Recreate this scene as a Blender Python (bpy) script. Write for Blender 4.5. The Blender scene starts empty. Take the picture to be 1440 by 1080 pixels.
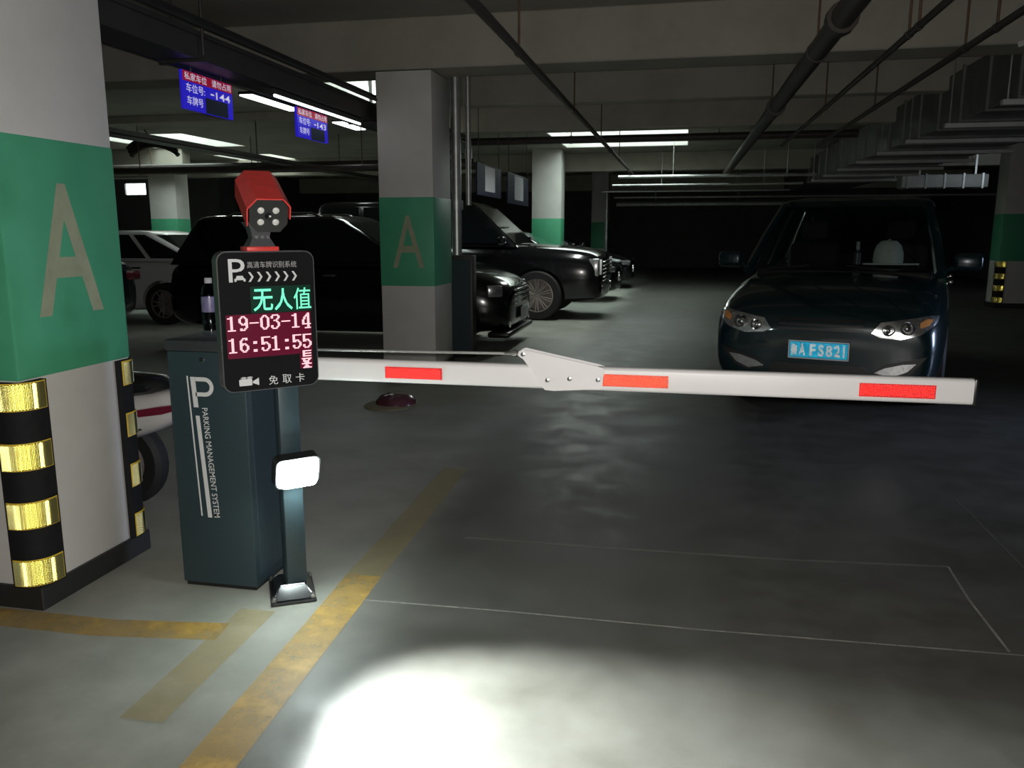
import bpy, bmesh, math, random
from mathutils import Vector, Matrix
random.seed(7)
SC = bpy.context.scene
COL = SC.collection
R = math.radians

# ------------------------------------------------------------------ camera
PITCH = math.atan(213 / 1150)
YAW = math.atan(243 / math.hypot(1150, 213))
cam = bpy.data.cameras.new('camera')
cam.sensor_width = 36
cam.lens = 1150 / 1440 * 36
cam.clip_start = 0.02
cam_o = bpy.data.objects.new('camera', cam)
COL.objects.link(cam_o)
cam_o.location = (0, 0, 1.4)
cam_o.rotation_euler = (math.pi / 2 - PITCH, 0, YAW)
SC.camera = cam_o

# ------------------------------------------------------------------ world, exposure
w = bpy.data.worlds.new('world')
SC.world = w
w.use_nodes = True
w.node_tree.nodes['Background'].inputs[0].default_value = (0.55, 0.65, 0.8, 1)
w.node_tree.nodes['Background'].inputs[1].default_value = 0.35
SC.view_settings.view_transform = 'Standard'
SC.view_settings.look = 'None'
SC.view_settings.exposure = 0.0
SC.view_settings.gamma = 1.0
SC.view_settings.use_curve_mapping = False
SC.cycles.blur_glossy = 0.0        # keep the reflectors' mirror bounces sharp


def light(name, kind, loc, target, energy, color=(1, 1, 1), **kw):
    d = bpy.data.lights.new(name, kind)
    d.energy = energy
    d.color = color
    for k, v in kw.items():
        setattr(d, k, v)
    o = bpy.data.objects.new(name, d)
    COL.objects.link(o)
    o.location = loc
    if target is not None:
        o.rotation_euler = (Vector(target) - Vector(loc)).to_track_quat('-Z', 'Y').to_euler()
    return o


# the photographer's phone flash
FLASH = light('phone_flash', 'SPOT', (0.012, -0.01, 1.418), (-0.45, 3.0, 1.0), 285, (1, 0.955, 0.91),
              spot_size=R(125), spot_blend=1.0, shadow_soft_size=0.012)
# daylight from the entrance ramp on the lane's far side
RAMP = light('ramp_daylight', 'AREA', (8.7, 6.7, 1.6), (1.9, 5.6, 0.0), 22, (0.55, 0.68, 1.0),
             shape='RECTANGLE', size=1.6, size_y=2.0, spread=R(44))
# added fill lights brightening the far lane floor and the bays
DIM = [light('deck_fill', 'AREA', (x, y, 2.5), (x, y, 0), e, (0.93, 1, 0.95), shape='RECTANGLE', size=0.15, size_y=1.2)
       for x, y, e in ((-1.5, 12.4, 40), (-7.4, 12.6, 14))]


# ------------------------------------------------------------------ materials
def mat(name, col, rough=0.5, metal=0.0, var=0.0, scale=6.0, spec=0.5, emis=None, es=0.0, coat=0.0, alpha=None,
        bump=0.0, rvar=0.0, col2=None, detail=6.0):
    m = bpy.data.materials.new(name)
    m.use_nodes = True
    nt = m.node_tree
    b = nt.nodes['Principled BSDF']
    b.inputs['Base Color'].default_value = (*col, 1)
    b.inputs['Roughness'].default_value = rough
    b.inputs['Metallic'].default_value = metal
    b.inputs['Specular IOR Level'].default_value = spec
    b.inputs['Coat Weight'].default_value = coat
    if emis:
        b.inputs['Emission Color'].default_value = (*emis, 1)
        b.inputs['Emission Strength'].default_value = es
    if var or col2 or bump or rvar:
        tc = nt.nodes.new('ShaderNodeTexCoord')
        n = nt.nodes.new('ShaderNodeTexNoise')
        n.inputs['Scale'].default_value = scale
        n.inputs['Detail'].default_value = detail
        n.inputs['Roughness'].default_value = 0.62
        nt.links.new(tc.outputs['Object'], n.inputs['Vector'])
        r = nt.nodes.new('ShaderNodeValToRGB')
        r.color_ramp.elements[0].position = 0.32
        r.color_ramp.elements[1].position = 0.68
        c2 = col2 or tuple(min(1, c * (1 + var)) for c in col)
        c1 = col if col2 else tuple(c * (1 - var) for c in col)
        r.color_ramp.elements[0].color = (*c1, 1)
        r.color_ramp.elements[1].color = (*c2, 1)
        nt.links.new(n.outputs['Fac'], r.inputs['Fac'])
        nt.links.new(r.outputs['Color'], b.inputs['Base Color'])
        if rvar:
            mr = nt.nodes.new('ShaderNodeMapRange')
            mr.inputs['From Min'].default_value = 0.3
            mr.inputs['From Max'].default_value = 0.7
            mr.inputs['To Min'].default_value = max(0.02, rough - rvar)
            mr.inputs['To Max'].default_value = min(1, rough + rvar)
            nt.links.new(n.outputs['Fac'], mr.inputs['Value'])
            nt.links.new(mr.outputs['Result'], b.inputs['Roughness'])
        if bump:
            bp = nt.nodes.new('ShaderNodeBump')
            bp.inputs['Strength'].default_value = bump
            bp.inputs['Distance'].default_value = 0.02
            nt.links.new(n.outputs['Fac'], bp.inputs['Height'])
            nt.links.new(bp.outputs['Normal'], b.inputs['Normal'])
    return m


def glass_mat(name, tint, fac=0.1, rough=0.03):
    m = bpy.data.materials.new(name)
    m.use_nodes = True
    nt = m.node_tree
    nt.nodes.remove(nt.nodes['Principled BSDF'])
    out = nt.nodes['Material Output']
    t = nt.nodes.new('ShaderNodeBsdfTransparent')
    t.inputs[0].default_value = (*tint, 1)
    g = nt.nodes.new('ShaderNodeBsdfGlossy')
    g.inputs['Roughness'].default_value = rough
    lw = nt.nodes.new('ShaderNodeLayerWeight')
    pw = nt.nodes.new('ShaderNodeMath')
    pw.operation = 'POWER'
    pw.inputs[1].default_value = 5.0
    nt.links.new(lw.outputs['Facing'], pw.inputs[0])
    f = nt.nodes.new('ShaderNodeMath')
    f.operation = 'MULTIPLY_ADD'
    f.inputs[1].default_value = 0.8
    f.inputs[2].default_value = 0.025
    nt.links.new(pw.outputs[0], f.inputs[0])
    mx = nt.nodes.new('ShaderNodeMixShader')
    nt.links.new(f.outputs[0], mx.inputs[0])
    nt.links.new(t.outputs[0], mx.inputs[1])
    nt.links.new(g.outputs[0], mx.inputs[2])
    nt.links.new(mx.outputs[0], out.inputs[0])
    return m


def worn_paint(name, col, keep=0.55, scale=5.0):
    """thin road paint: worn through to the concrete in patches (transparent there)"""
    m = mat(name, col, 0.55, var=0.18, scale=9)
    nt = m.node_tree
    b = nt.nodes['Principled BSDF']
    tc = nt.nodes.new('ShaderNodeTexCoord')
    n = nt.nodes.new('ShaderNodeTexNoise')
    n.inputs['Scale'].default_value = scale
    n.inputs['Detail'].default_value = 8
    n.inputs['Roughness'].default_value = 0.7
    nt.links.new(tc.outputs['Object'], n.inputs['Vector'])
    r = nt.nodes.new('ShaderNodeMapRange')
    r.inputs['From Min'].default_value = 0.62 - keep * 0.4
    r.inputs['From Max'].default_value = 0.86 - keep * 0.4
    r.inputs['To Min'].default_value = min(1, keep * 1.35)
    r.inputs['To Max'].default_value = keep * 0.55
    nt.links.new(n.outputs['Fac'], r.inputs['Value'])
    nt.links.new(r.outputs['Result'], b.inputs['Alpha'])
    return m


M = {}
M['floor'] = None
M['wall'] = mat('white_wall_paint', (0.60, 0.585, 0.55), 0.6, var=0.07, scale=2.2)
M['ceil'] = mat('ceiling_concrete', (0.36, 0.345, 0.295), 0.85, var=0.13, scale=1.3)
M['beam'] = mat('beam_concrete', (0.385, 0.365, 0.305), 0.8, var=0.12, scale=1.8)
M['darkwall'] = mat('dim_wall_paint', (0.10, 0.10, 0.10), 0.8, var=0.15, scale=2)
M['green'] = mat('green_band_paint', (0.072, 0.37, 0.20), 0.5, var=0.09, scale=3)
M['letter'] = mat('beige_letter_paint', (0.33, 0.36, 0.23), 0.6, var=0.1, scale=12)
M['skirt'] = mat('black_skirting', (0.022, 0.022, 0.022), 0.5, var=0.2)
M['rubber'] = mat('black_rubber', (0.012, 0.012, 0.013), 0.75, var=0.2, scale=30, spec=0.2)
M['yellow'] = mat('yellow_reflector_plastic', (0.8, 0.56, 0.05), 0.4, var=0.05)
M['cab'] = mat('charcoal_powder_coat', (0.028, 0.048, 0.055), 0.38, var=0.08, scale=60)
M['cab_lid'] = mat('charcoal_lid', (0.035, 0.04, 0.043), 0.4, var=0.08, scale=60)
M['print'] = mat('white_vinyl_print', (0.62, 0.63, 0.62), 0.5, var=0.03)
M['dimprint'] = mat('grey_screen_print', (0.35, 0.35, 0.34), 0.5, var=0.03)
M['boom'] = mat('white_boom_aluminium', (0.665, 0.65, 0.64), 0.42, var=0.025, scale=4)
M['redfilm'] = mat('red_reflective_film', (0.85, 0.045, 0.045), 0.35, var=0.05, scale=14)
M['orangefilm'] = mat('orange_red_reflective_film', (0.88, 0.13, 0.07), 0.35, var=0.12, scale=18)
M['black'] = mat('black_plastic', (0.012, 0.012, 0.012), 0.35, var=0.1)
M['acrylic'] = mat('black_tinted_acrylic', (0.012, 0.012, 0.013), 0.16, var=0.05)
M['rim_edge'] = mat('dark_grey_frame', (0.07, 0.072, 0.075), 0.35, var=0.05)
M['redplastic'] = mat('red_housing_paint', (0.68, 0.05, 0.042), 0.38, var=0.1, scale=25)
M['steel'] = mat('brushed_steel', (0.5, 0.5, 0.5), 0.3, metal=1, var=0.1, scale=20)
M['galv'] = mat('galvanised_steel', (0.55, 0.56, 0.55), 0.42, metal=0.85, var=0.15, scale=8)
M['duct'] = mat('galvanised_duct_sheet', (0.20, 0.205, 0.20), 0.5, metal=0.6, var=0.18, scale=3)
M['bar'] = mat('pale_hanger_bar', (0.55, 0.56, 0.54), 0.5, var=0.1)
M['pipe_dark'] = mat('dark_sprinkler_pipe', (0.045, 0.035, 0.03), 0.5, var=0.25, scale=8)
M['pipe_brown'] = mat('rust_brown_hanger', (0.14, 0.08, 0.05), 0.6, var=0.2)
M['tray'] = mat('dark_cable_tray', (0.035, 0.033, 0.03), 0.5, var=0.2)
M['cable'] = mat('black_cable', (0.02, 0.02, 0.02), 0.5, var=0.2)
M['signblue'] = mat('blue_backlit_sign', (0.02, 0.015, 0.5), 0.4, emis=(0.03, 0.02, 0.75), es=0.42, var=0.02)
M['signred'] = mat('red_backlit_sign', (0.45, 0.01, 0.03), 0.4, emis=(0.5, 0.01, 0.05), es=0.3, var=0.02)
M['signtext'] = mat('white_backlit_lettering', (0.7, 0.7, 0.75), 0.4, emis=(0.85, 0.8, 1.0), es=0.45, var=0.02)
M['signpatch'] = mat('dark_blue_number_panel', (0.03, 0.045, 0.075), 0.5, var=0.15, scale=9)
M['navy'] = mat('unlit_navy_sign', (0.008, 0.01, 0.03), 0.4, var=0.1)
M['tube'] = mat('tube_light_diffuser', (0.9, 0.9, 0.9), 0.4, emis=(0.93, 1, 0.97), es=3.2, var=0.01)
M['sky'] = mat('skylight_glazing', (0.8, 0.8, 0.8), 0.4, emis=(0.80, 0.95, 0.90), es=6, var=0.01)
M['skyframe'] = mat('skylight_frame', (0.06, 0.06, 0.06), 0.5, var=0.1)
M['lamp'] = mat('white_led_lamp_face', (0.9, 0.9, 0.9), 0.4, emis=(0.85, 1, 0.98), es=125, var=0.01)
M['led_red'] = mat('lit_red_led', (0.3, 0.02, 0.03), 0.4, emis=(1.0, 0.60, 0.64), es=1.3, var=0.01)
M['led_green'] = mat('lit_green_led', (0.02, 0.3, 0.15), 0.4, emis=(0.22, 1.0, 0.62), es=1.0, var=0.01)
M['glow_red'] = mat('red_led_glow', (0.02, 0.004, 0.006), 0.3, emis=(0.34, 0.0, 0.055), es=0.27, var=0.02)
M['glow_green'] = mat('green_led_glow', (0.004, 0.02, 0.012), 0.3, emis=(0.0, 0.10, 0.055), es=0.12, var=0.02)
M['irled'] = mat('grey_ir_led_lens', (0.62, 0.62, 0.58), 0.25, var=0.05)
M['lens'] = mat('camera_lens_glass', (0.01, 0.01, 0.014), 0.06, var=0.02)
M['whitecar'] = mat('white_car_paint', (0.62, 0.63, 0.63), 0.22, coat=0.7, var=0.02)
M['scooter'] = mat('white_scooter_plastic', (0.58, 0.56, 0.54), 0.3, coat=0.4, var=0.04)
M['blackcar'] = mat('black_car_paint', (0.005, 0.005, 0.006), 0.16, coat=0.5, var=0.03, spec=0.6)
M['navycar'] = mat('navy_car_paint', (0.006, 0.009, 0.016), 0.2, coat=0.8, var=0.03)
M['tealcar'] = mat('dark_teal_car_paint', (0.006, 0.021, 0.025), 0.25, coat=0.7, var=0.05, metal=0.2)
M['autoglass'] = mat('dark_car_glass', (0.006, 0.008, 0.009), 0.05, spec=0.8, var=0.02)
M['tint'] = glass_mat('clear_windscreen', (0.78, 0.83, 0.81))
M['bottleglass'] = glass_mat('clear_bottle_plastic', (0.82, 0.86, 0.88), rough=0.08)
M['label'] = mat('violet_bottle_label', (0.16, 0.14, 0.26), 0.4, var=0.3, scale=40)
M['chrome'] = mat('chrome_trim', (0.75, 0.75, 0.75), 0.14, metal=1, var=0.03)
M['lampglass'] = mat('headlamp_reflector', (0.62, 0.63, 0.64), 0.22, metal=0.85, var=0.25, scale=45)
M['amber'] = mat('amber_indicator', (0.75, 0.33, 0.10), 0.25, var=0.1)
M['redlens'] = mat('red_tail_lens', (0.16, 0.012, 0.03), 0.2, coat=0.5, var=0.1)
M['rim'] = mat('bronze_alloy_rim', (0.34, 0.30, 0.28), 0.4, metal=0.6, var=0.1)
M['tyre'] = mat('tyre_rubber', (0.010, 0.010, 0.010), 0.7, var=0.2)
M['plate'] = mat('blue_plate_film', (0.015, 0.24, 0.55), 0.4, var=0.12, scale=18)
M['plateedge'] = mat('plate_white', (0.8, 0.83, 0.85), 0.35, var=0.05)
M['seat'] = mat('charcoal_seat_fabric', (0.008, 0.008, 0.008), 0.8, var=0.1)
M['cap'] = mat('white_cap_cotton', (0.62, 0.62, 0.60), 0.85, var=0.06, scale=30)
M['maroon'] = mat('maroon_moulded_plastic', (0.085, 0.03, 0.04), 0.22, coat=0.4, var=0.2)
M['tan'] = mat('tan_rim_plastic', (0.20, 0.18, 0.11), 0.6, var=0.15)
M['scoot_seat'] = mat('black_saddle_vinyl', (0.012, 0.012, 0.012), 0.22, coat=0.3, var=0.1)
M['yline'] = worn_paint('yellow_floor_paint', (0.52, 0.32, 0.06), 0.9)
M['yghost'] = worn_paint('worn_yellow_floor_paint', (0.42, 0.33, 0.14), 0.30, 5)
M['cut'] = worn_paint('pale_joint_sealant', (0.40, 0.38, 0.33), 0.72, 9)
M['cutdim'] = worn_paint('faded_joint_sealant', (0.26, 0.25, 0.22), 0.35, 7)
M['frost'] = mat('white_paper', (0.42, 0.42, 0.44), 0.8, var=0.15, scale=30)


def floor_material():
    m = bpy.data.materials.new('sealed_concrete_floor')
    m.use_nodes = True
    nt = m.node_tree
    b = nt.nodes['Principled BSDF']
    tc = nt.nodes.new('ShaderNodeTexCoord')

    def noise(s, d, ro):
        n = nt.nodes.new('ShaderNodeTexNoise')
        n.inputs['Scale'].default_value = s
        n.inputs['Detail'].default_value = d
        n.inputs['Roughness'].default_value = ro
        nt.links.new(tc.outputs['Object'], n.inputs['Vector'])
        return n
    b.inputs['Specular IOR Level'].default_value = 0.32
    a, c, e = noise(0.7, 6, 0.6), noise(3.2, 8, 0.65), noise(14, 6, 0.7)
    mx = nt.nodes.new('ShaderNodeMath')
    mx.operation = 'MULTIPLY_ADD'
    mx.inputs[1].default_value = 0.5
    nt.links.new(a.outputs['Fac'], mx.inputs[0])
    m2 = nt.nodes.new('ShaderNodeMath')
    m2.operation = 'MULTIPLY'
    m2.inputs[1].default_value = 0.5
    nt.links.new(c.outputs['Fac'], m2.inputs[0])
    nt.links.new(m2.outputs[0], mx.inputs[2])
    r = nt.nodes.new('ShaderNodeValToRGB')
    els = r.color_ramp.elements
    els[0].position, els[1].position = 0.36, 0.64
    els[0].color = (0.066, 0.064, 0.054, 1)
    els[1].color = (0.122, 0.121, 0.108, 1)
    nt.links.new(mx.outputs[0], r.inputs['Fac'])
    # the driven lane has a darker tone; the strip beside the pillars is paler
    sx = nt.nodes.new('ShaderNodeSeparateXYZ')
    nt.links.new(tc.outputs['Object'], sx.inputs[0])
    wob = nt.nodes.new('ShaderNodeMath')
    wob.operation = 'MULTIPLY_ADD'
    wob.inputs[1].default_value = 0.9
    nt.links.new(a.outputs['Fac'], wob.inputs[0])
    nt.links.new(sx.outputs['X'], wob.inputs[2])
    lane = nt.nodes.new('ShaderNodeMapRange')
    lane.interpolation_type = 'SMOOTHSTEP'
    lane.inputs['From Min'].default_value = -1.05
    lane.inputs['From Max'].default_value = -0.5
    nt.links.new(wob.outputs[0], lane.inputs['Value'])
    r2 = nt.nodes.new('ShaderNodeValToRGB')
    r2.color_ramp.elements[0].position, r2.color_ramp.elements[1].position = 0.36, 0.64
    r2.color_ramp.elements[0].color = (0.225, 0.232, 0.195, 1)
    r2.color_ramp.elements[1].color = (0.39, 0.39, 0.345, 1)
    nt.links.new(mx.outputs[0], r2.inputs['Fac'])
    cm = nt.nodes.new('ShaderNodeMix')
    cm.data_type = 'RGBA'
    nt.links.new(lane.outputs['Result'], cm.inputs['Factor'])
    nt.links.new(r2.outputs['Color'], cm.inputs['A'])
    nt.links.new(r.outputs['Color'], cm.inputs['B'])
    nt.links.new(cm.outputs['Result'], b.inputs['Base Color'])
    mr = nt.nodes.new('ShaderNodeMapRange')
    mr.inputs['From Min'].default_value = 0.3
    mr.inputs['From Max'].default_value = 0.7
    mr.inputs['To Min'].default_value = 0.40
    mr.inputs['To Max'].default_value = 0.62
    nt.links.new(c.outputs['Fac'], mr.inputs['Value'])
    nt.links.new(mr.outputs['Result'], b.inputs['Roughness'])
    bp = nt.nodes.new('ShaderNodeBump')
    bp.inputs['Strength'].default_value = 0.10
    bp.inputs['Distance'].default_value = 0.01
    nt.links.new(e.outputs['Fac'], bp.inputs['Height'])
    nt.links.new(bp.outputs['Normal'], b.inputs['Normal'])
    return m


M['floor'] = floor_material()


def prism_mat(name, col, rough):
    return mat(name, col, rough, metal=1.0, var=0.01)


# corner-cube retroreflective sheeting: three mirror bounces tint the light three times
M['pr_yellow'] = prism_mat('yellow_prism_sheet', (1.0, 0.95, 0.52), 0.17)
M['pr_red'] = prism_mat('red_prism_sheet', (0.96, 0.27, 0.26), 0.42)
M['pr_orange'] = prism_mat('orange_red_prism_sheet', (0.96, 0.42, 0.34), 0.42)
M['pr_blue'] = prism_mat('blue_prism_sheet', (0.28, 0.78, 0.92), 0.36)
M['pr_white'] = prism_mat('white_prism_sheet', (0.95, 0.97, 0.98), 0.40)

# ------------------------------------------------------------------ object helpers
WM = {}


def thing(name, label, cat, loc=(0, 0, 0), rz=0.0, group=None):
    o = bpy.data.objects.new(name, None)
    o.empty_display_size = 0.1
    COL.objects.link(o)
    o.location = loc
    o.rotation_euler = (0, 0, rz)
    o['label'] = label
    o['category'] = cat
    if group:
        o['group'] = group
    WM[o.name] = Matrix.Translation(loc) @ Matrix.Rotation(rz, 4, 'Z')
    return o


def tag(o, label, cat, group=None):
    o['label'] = label
    o['category'] = cat
    if group:
        o['group'] = group


def link(name, me, m, parent=None):
    o = bpy.data.objects.new(name, me)
    COL.objects.link(o)
    if m is not None and not me.materials:
        me.materials.append(m)
    if parent is not None:
        o.parent = parent
        WM[o.name] = WM.get(parent.name, Matrix())
    return o


def finish(bm, smooth=35):
    bmesh.ops.recalc_face_normals(bm, faces=bm.faces)
    if smooth:
        a = R(smooth)
        for f in bm.faces:
            f.smooth = True
        for e in bm.edges:
            e.smooth = len(e.link_faces) == 2 and e.calc_face_angle(0) < a


def part(name, bm, m, parent=None, world=False, smooth=35, label=None, recalc=True):
    """one mesh object; world=True means the bmesh is in world coordinates"""
    if world and parent is not None:
        bm.transform(WM.get(parent.name, Matrix()).inverted())
    if recalc:
        finish(bm, smooth)
    me = bpy.data.meshes.new(name)
    bm.to_mesh(me)
    bm.free()
    o = link(name, me, m, parent)
    if label:
        o['label'] = label
    return o


def structure(name, bm, m, smooth=0):
    o = part(name, bm, m, None, smooth=smooth)
    o['kind'] = 'structure'
    return o


def BM():
    return bmesh.new()


def box(bm, lo, hi, r=0.0, mtx=None, seg=2):
    x0, y0, z0 = lo
    x1, y1, z1 = hi
    vs = [bm.verts.new(p) for p in ((x0, y0, z0), (x1, y0, z0), (x1, y1, z0), (x0, y1, z0),
                                    (x0, y0, z1), (x1, y0, z1), (x1, y1, z1), (x0, y1, z1))]
    fs = [bm.faces.new([vs[i] for i in q]) for q in
          ((3, 2, 1, 0), (4, 5, 6, 7), (0, 1, 5, 4), (1, 2, 6, 5), (2, 3, 7, 6), (3, 0, 4, 7))]
    new = vs
    if r > 0:
        es = list({e for f in fs for e in f.edges})
        ret = bmesh.ops.bevel(bm, geom=es, offset=r, segments=seg, affect='EDGES', profile=0.5)
        new = list({v for f in ret['faces'] for v in f.verts} | {v for v in vs if v.is_valid})
    if mtx is not None:
        bmesh.ops.transform(bm, matrix=mtx, verts=new)
    return bm


def frame_from(d):
    d = Vector(d).normalized()
    a = Vector((0, 0, 1)) if abs(d.z) < 0.9 else Vector((1, 0, 0))
    u = d.cross(a).normalized()
    return u, d.cross(u).normalized()


def tube(bm, pts, r, n=10, cap=True):
    pts = [Vector(p) for p in pts]
    rs = r if isinstance(r, (list, tuple)) else [r] * len(pts)
    rings = []
    for i, p in enumerate(pts):
        d = (pts[min(i + 1, len(pts) - 1)] - pts[max(i - 1, 0)])
        u, v = frame_from(d)
        if rings and i:
            u = (pu - d.normalized() * pu.dot(d.normalized())).normalized()
            v = d.normalized().cross(u)
        pu = u
        rings.append([bm.verts.new(p + (u * math.cos(t) + v * math.sin(t)) * rs[i])
                      for t in [2 * math.pi * k / n for k in range(n)]])
    for a, b in zip(rings, rings[1:]):
        for k in range(n):
            bm.faces.new((a[k], a[(k + 1) % n], b[(k + 1) % n], b[k]))
    if cap:
        bm.faces.new(rings[0][::-1])
        bm.faces.new(rings[-1])
    return bm


def lathe(bm, prof, n=24, mtx=None):
    """prof: (radius, z) pairs turned about z"""
    rings = []
    for (r, z) in prof:
        if r < 1e-6:
            rings.append([bm.verts.new((0, 0, z))])
        else:
            rings.append([bm.verts.new((r * math.cos(2 * math.pi * k / n), r * math.sin(2 * math.pi * k / n), z))
                          for k in range(n)])
    for a, b in zip(rings, rings[1:]):
        for k in range(n):
            k2 = (k + 1) % n
            if len(a) == 1 and len(b) == 1:
                continue
            if len(a) == 1:
                bm.faces.new((a[0], b[k2], b[k]))
            elif len(b) == 1:
                bm.faces.new((a[k], a[k2], b[0]))
            else:
                bm.faces.new((a[k], a[k2], b[k2], b[k]))
    if mtx is not None:
        bmesh.ops.transform(bm, matrix=mtx, verts=[v for q in rings for v in q])
    return bm


def prism(bm, poly, o, u, v, n, depth, inset=0.0):
    """polygon in the (u, v) plane at o, pushed along n by depth"""
    o, u, v, n = Vector(o), Vector(u), Vector(v), Vector(n)
    a = [bm.verts.new(o + u * x + v * y) for x, y in poly]
    cx = sum(p[0] for p in poly) / len(poly)
    cy = sum(p[1] for p in poly) / len(poly)
    b = [bm.verts.new(o + u * (cx + (x - cx) * (1 - inset)) + v * (cy + (y - cy) * (1 - inset)) + n * depth) for x, y in poly]
    k = len(poly)
    bm.faces.new(a[::-1])
    bm.faces.new(b)
    for i in range(k):
        bm.faces.new((a[i], a[(i + 1) % k], b[(i + 1) % k], b[i]))
    return bm


def rrect(x0, y0, x1, y1, r, n=5):
    out = []
    for cx, cy, a0 in ((x1 - r, y1 - r, 0), (x0 + r, y1 - r, 90), (x0 + r, y0 + r, 180), (x1 - r, y0 + r, 270)):
        for k in range(n + 1):
            t = R(a0 + 90 * k / n)
            out.append((cx + r * math.cos(t), cy + r * math.sin(t)))
    return out


def text_bm(body, height, width=None, extrude=0.0004, bold=0.0, spacing=1.0):
    """letters as thin solid plates in the XY plane, centred on the origin; height/width are the ink box"""
    c = bpy.data.curves.new('t', 'FONT')
    c.body = body
    c.extrude = 0.01
    c.offset = bold
    c.space_character = spacing
    c.resolution_u = 3
    o = bpy.data.objects.new('t', c)
    COL.objects.link(o)
    dg = bpy.context.evaluated_depsgraph_get()
    me = bpy.data.meshes.new_from_object(o.evaluated_get(dg))
    bm = bmesh.new()
    bm.from_mesh(me)
    bpy.data.objects.remove(o)
    bpy.data.curves.remove(c)
    bpy.data.meshes.remove(me)
    bmesh.ops.remove_doubles(bm, verts=bm.verts, dist=1e-5)
    xs = [v.co.x for v in bm.verts]
    ys = [v.co.y for v in bm.verts]
    sy = height / (max(ys) - min(ys))
    sx = width / (max(xs) - min(xs)) if width else sy
    cx, cy = (max(xs) + min(xs)) / 2, (max(ys) + min(ys)) / 2
    for v in bm.verts:
        v.co = Vector(((v.co.x - cx) * sx, (v.co.y - cy) * sy, (v.co.z + 0.01) / 0.02 * extrude))
    return bm


def basis(o, u, v):
    u, v = Vector(u).normalized(), Vector(v).normalized()
    n = u.cross(v)
    m = Matrix((u, v, n)).transposed().to_4x4()
    m.translation = Vector(o)
    return m


def retro_bm(fn, U, V, s, keep=None):
    """sheet of corner cubes over the rectangle [0,U]x[0,V]; fn(u, v, h) gives the point"""
    bm = BM()
    h = s / math.sqrt(2)
    vs = {}

    def P(i, j):
        if (i, j) not in vs:
            vs[i, j] = bm.verts.new(fn(s * (i + j * 0.5), s * j * math.sqrt(3) / 2, ((i - j) % 3) * h))
        return vs[i, j]
    nj = int(V / (s * 0.866)) + 1
    for j in range(0, nj + 1):
        for i in range(-j // 2 - 2, int(U / s) + 3):
            if (i - j) % 3:
                continue
            for q in (((0, 0), (1, 0), (0, 1), (-1, 1)), ((0, 0), (-1, 1), (-1, 0), (0, -1)), ((0, 0), (0, -1), (1, -1), (1, 0))):
                ok = True
                for di, dj in q:
                    u, v = s * (i + di + (j + dj) * 0.5), s * (j + dj) * math.sqrt(3) / 2
                    if u < -1e-6 or u > U + 1e-6 or v < -1e-6 or v > V + 1e-6:
                        ok = False
                if ok and keep and not keep(s * (i + j * 0.5), s * j * math.sqrt(3) / 2):
                    ok = False
                if ok:
                    bm.faces.new([P(i + di, j + dj) for di, dj in q])
    return bm


def retro(name, m, parent, fn, U, V, s, world=True):
    bm = retro_bm(fn, U, V, s)
    if world:
        bm.transform(WM.get(parent.name, Matrix()).inverted())
    return part(name, bm, m, parent, smooth=0, recalc=False)


# ------------------------------------------------------------------ setting: floor, ceiling with light wells, walls
X0, X1, Y0, Y1, ZC = -20.0, 9.0, -3.5, 34.0, 3.4
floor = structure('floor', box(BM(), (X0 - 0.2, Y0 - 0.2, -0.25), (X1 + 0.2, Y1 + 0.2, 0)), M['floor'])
WM['floor'] = Matrix()


def strip(name, pts, wid, m, z=0.0015, label=None):
    """a painted or cut strip laid on the floor along pts"""
    bm = BM()
    pts = [Vector((x, y, 0)) for x, y in pts]
    L, Rr = [], []
    for i, p in enumerate(pts):
        d = (pts[min(i + 1, len(pts) - 1)] - pts[max(i - 1, 0)]).normalized()
        n = Vector((-d.y, d.x, 0)) * wid / 2
        L.append(bm.verts.new(p + n + Vector((0, 0, z))))
        Rr.append(bm.verts.new(p - n + Vector((0, 0, z))))
    for i in range(len(pts) - 1):
        bm.faces.new((Rr[i], Rr[i + 1], L[i + 1], L[i]))
    return part(name, bm, m, floor, smooth=0, label=label)


strip('yellow_line', [(-6.0, 2.36), (-2.0, 2.38), (-1.56, 2.44)], 0.125, M['yline'])
strip('yellow_line', [(-1.13, -3.0), (-1.19, 1.75), (-1.235, 2.75), (-1.25, 3.0)], 0.15, M['yline'], 0.002)
strip('worn_yellow_line', [(-1.25, 3.0), (-1.27, 3.7), (-1.30, 4.6)], 0.15, M['yghost'], 0.002)
strip('worn_yellow_line', [(-1.50, 1.9), (-1.52, 2.62)], 0.14, M['yghost'], 0.003)
strip('saw_cut', [(-1.2, 2.782), (-0.6, 2.80), (0.1, 2.80), (1.17, 2.835), (3.0, 2.85)], 0.010, M['cut'])
strip('saw_cut', [(1.13, 2.85), (1.13, 3.25), (1.15, 3.59)], 0.010, M['cut'], 0.002)
strip('faded_saw_cut', [(-0.95, 3.50), (-0.33, 3.505), (0.5, 3.53), (1.15, 3.59)], 0.022, M['cutdim'])
strip('saw_cut', [(1.46, 3.4), (1.47, 4.56)], 0.006, M['cutdim'], 0.002)

WELLS = [(-2.85, 0.0, 16.2, 20.2), (-4.95, -4.05, 10.9, 12.8),
         (-12.6, -10.2, 15.7, 18.3), (-12.3, -10.6, 20.2, 21.9)]


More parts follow.
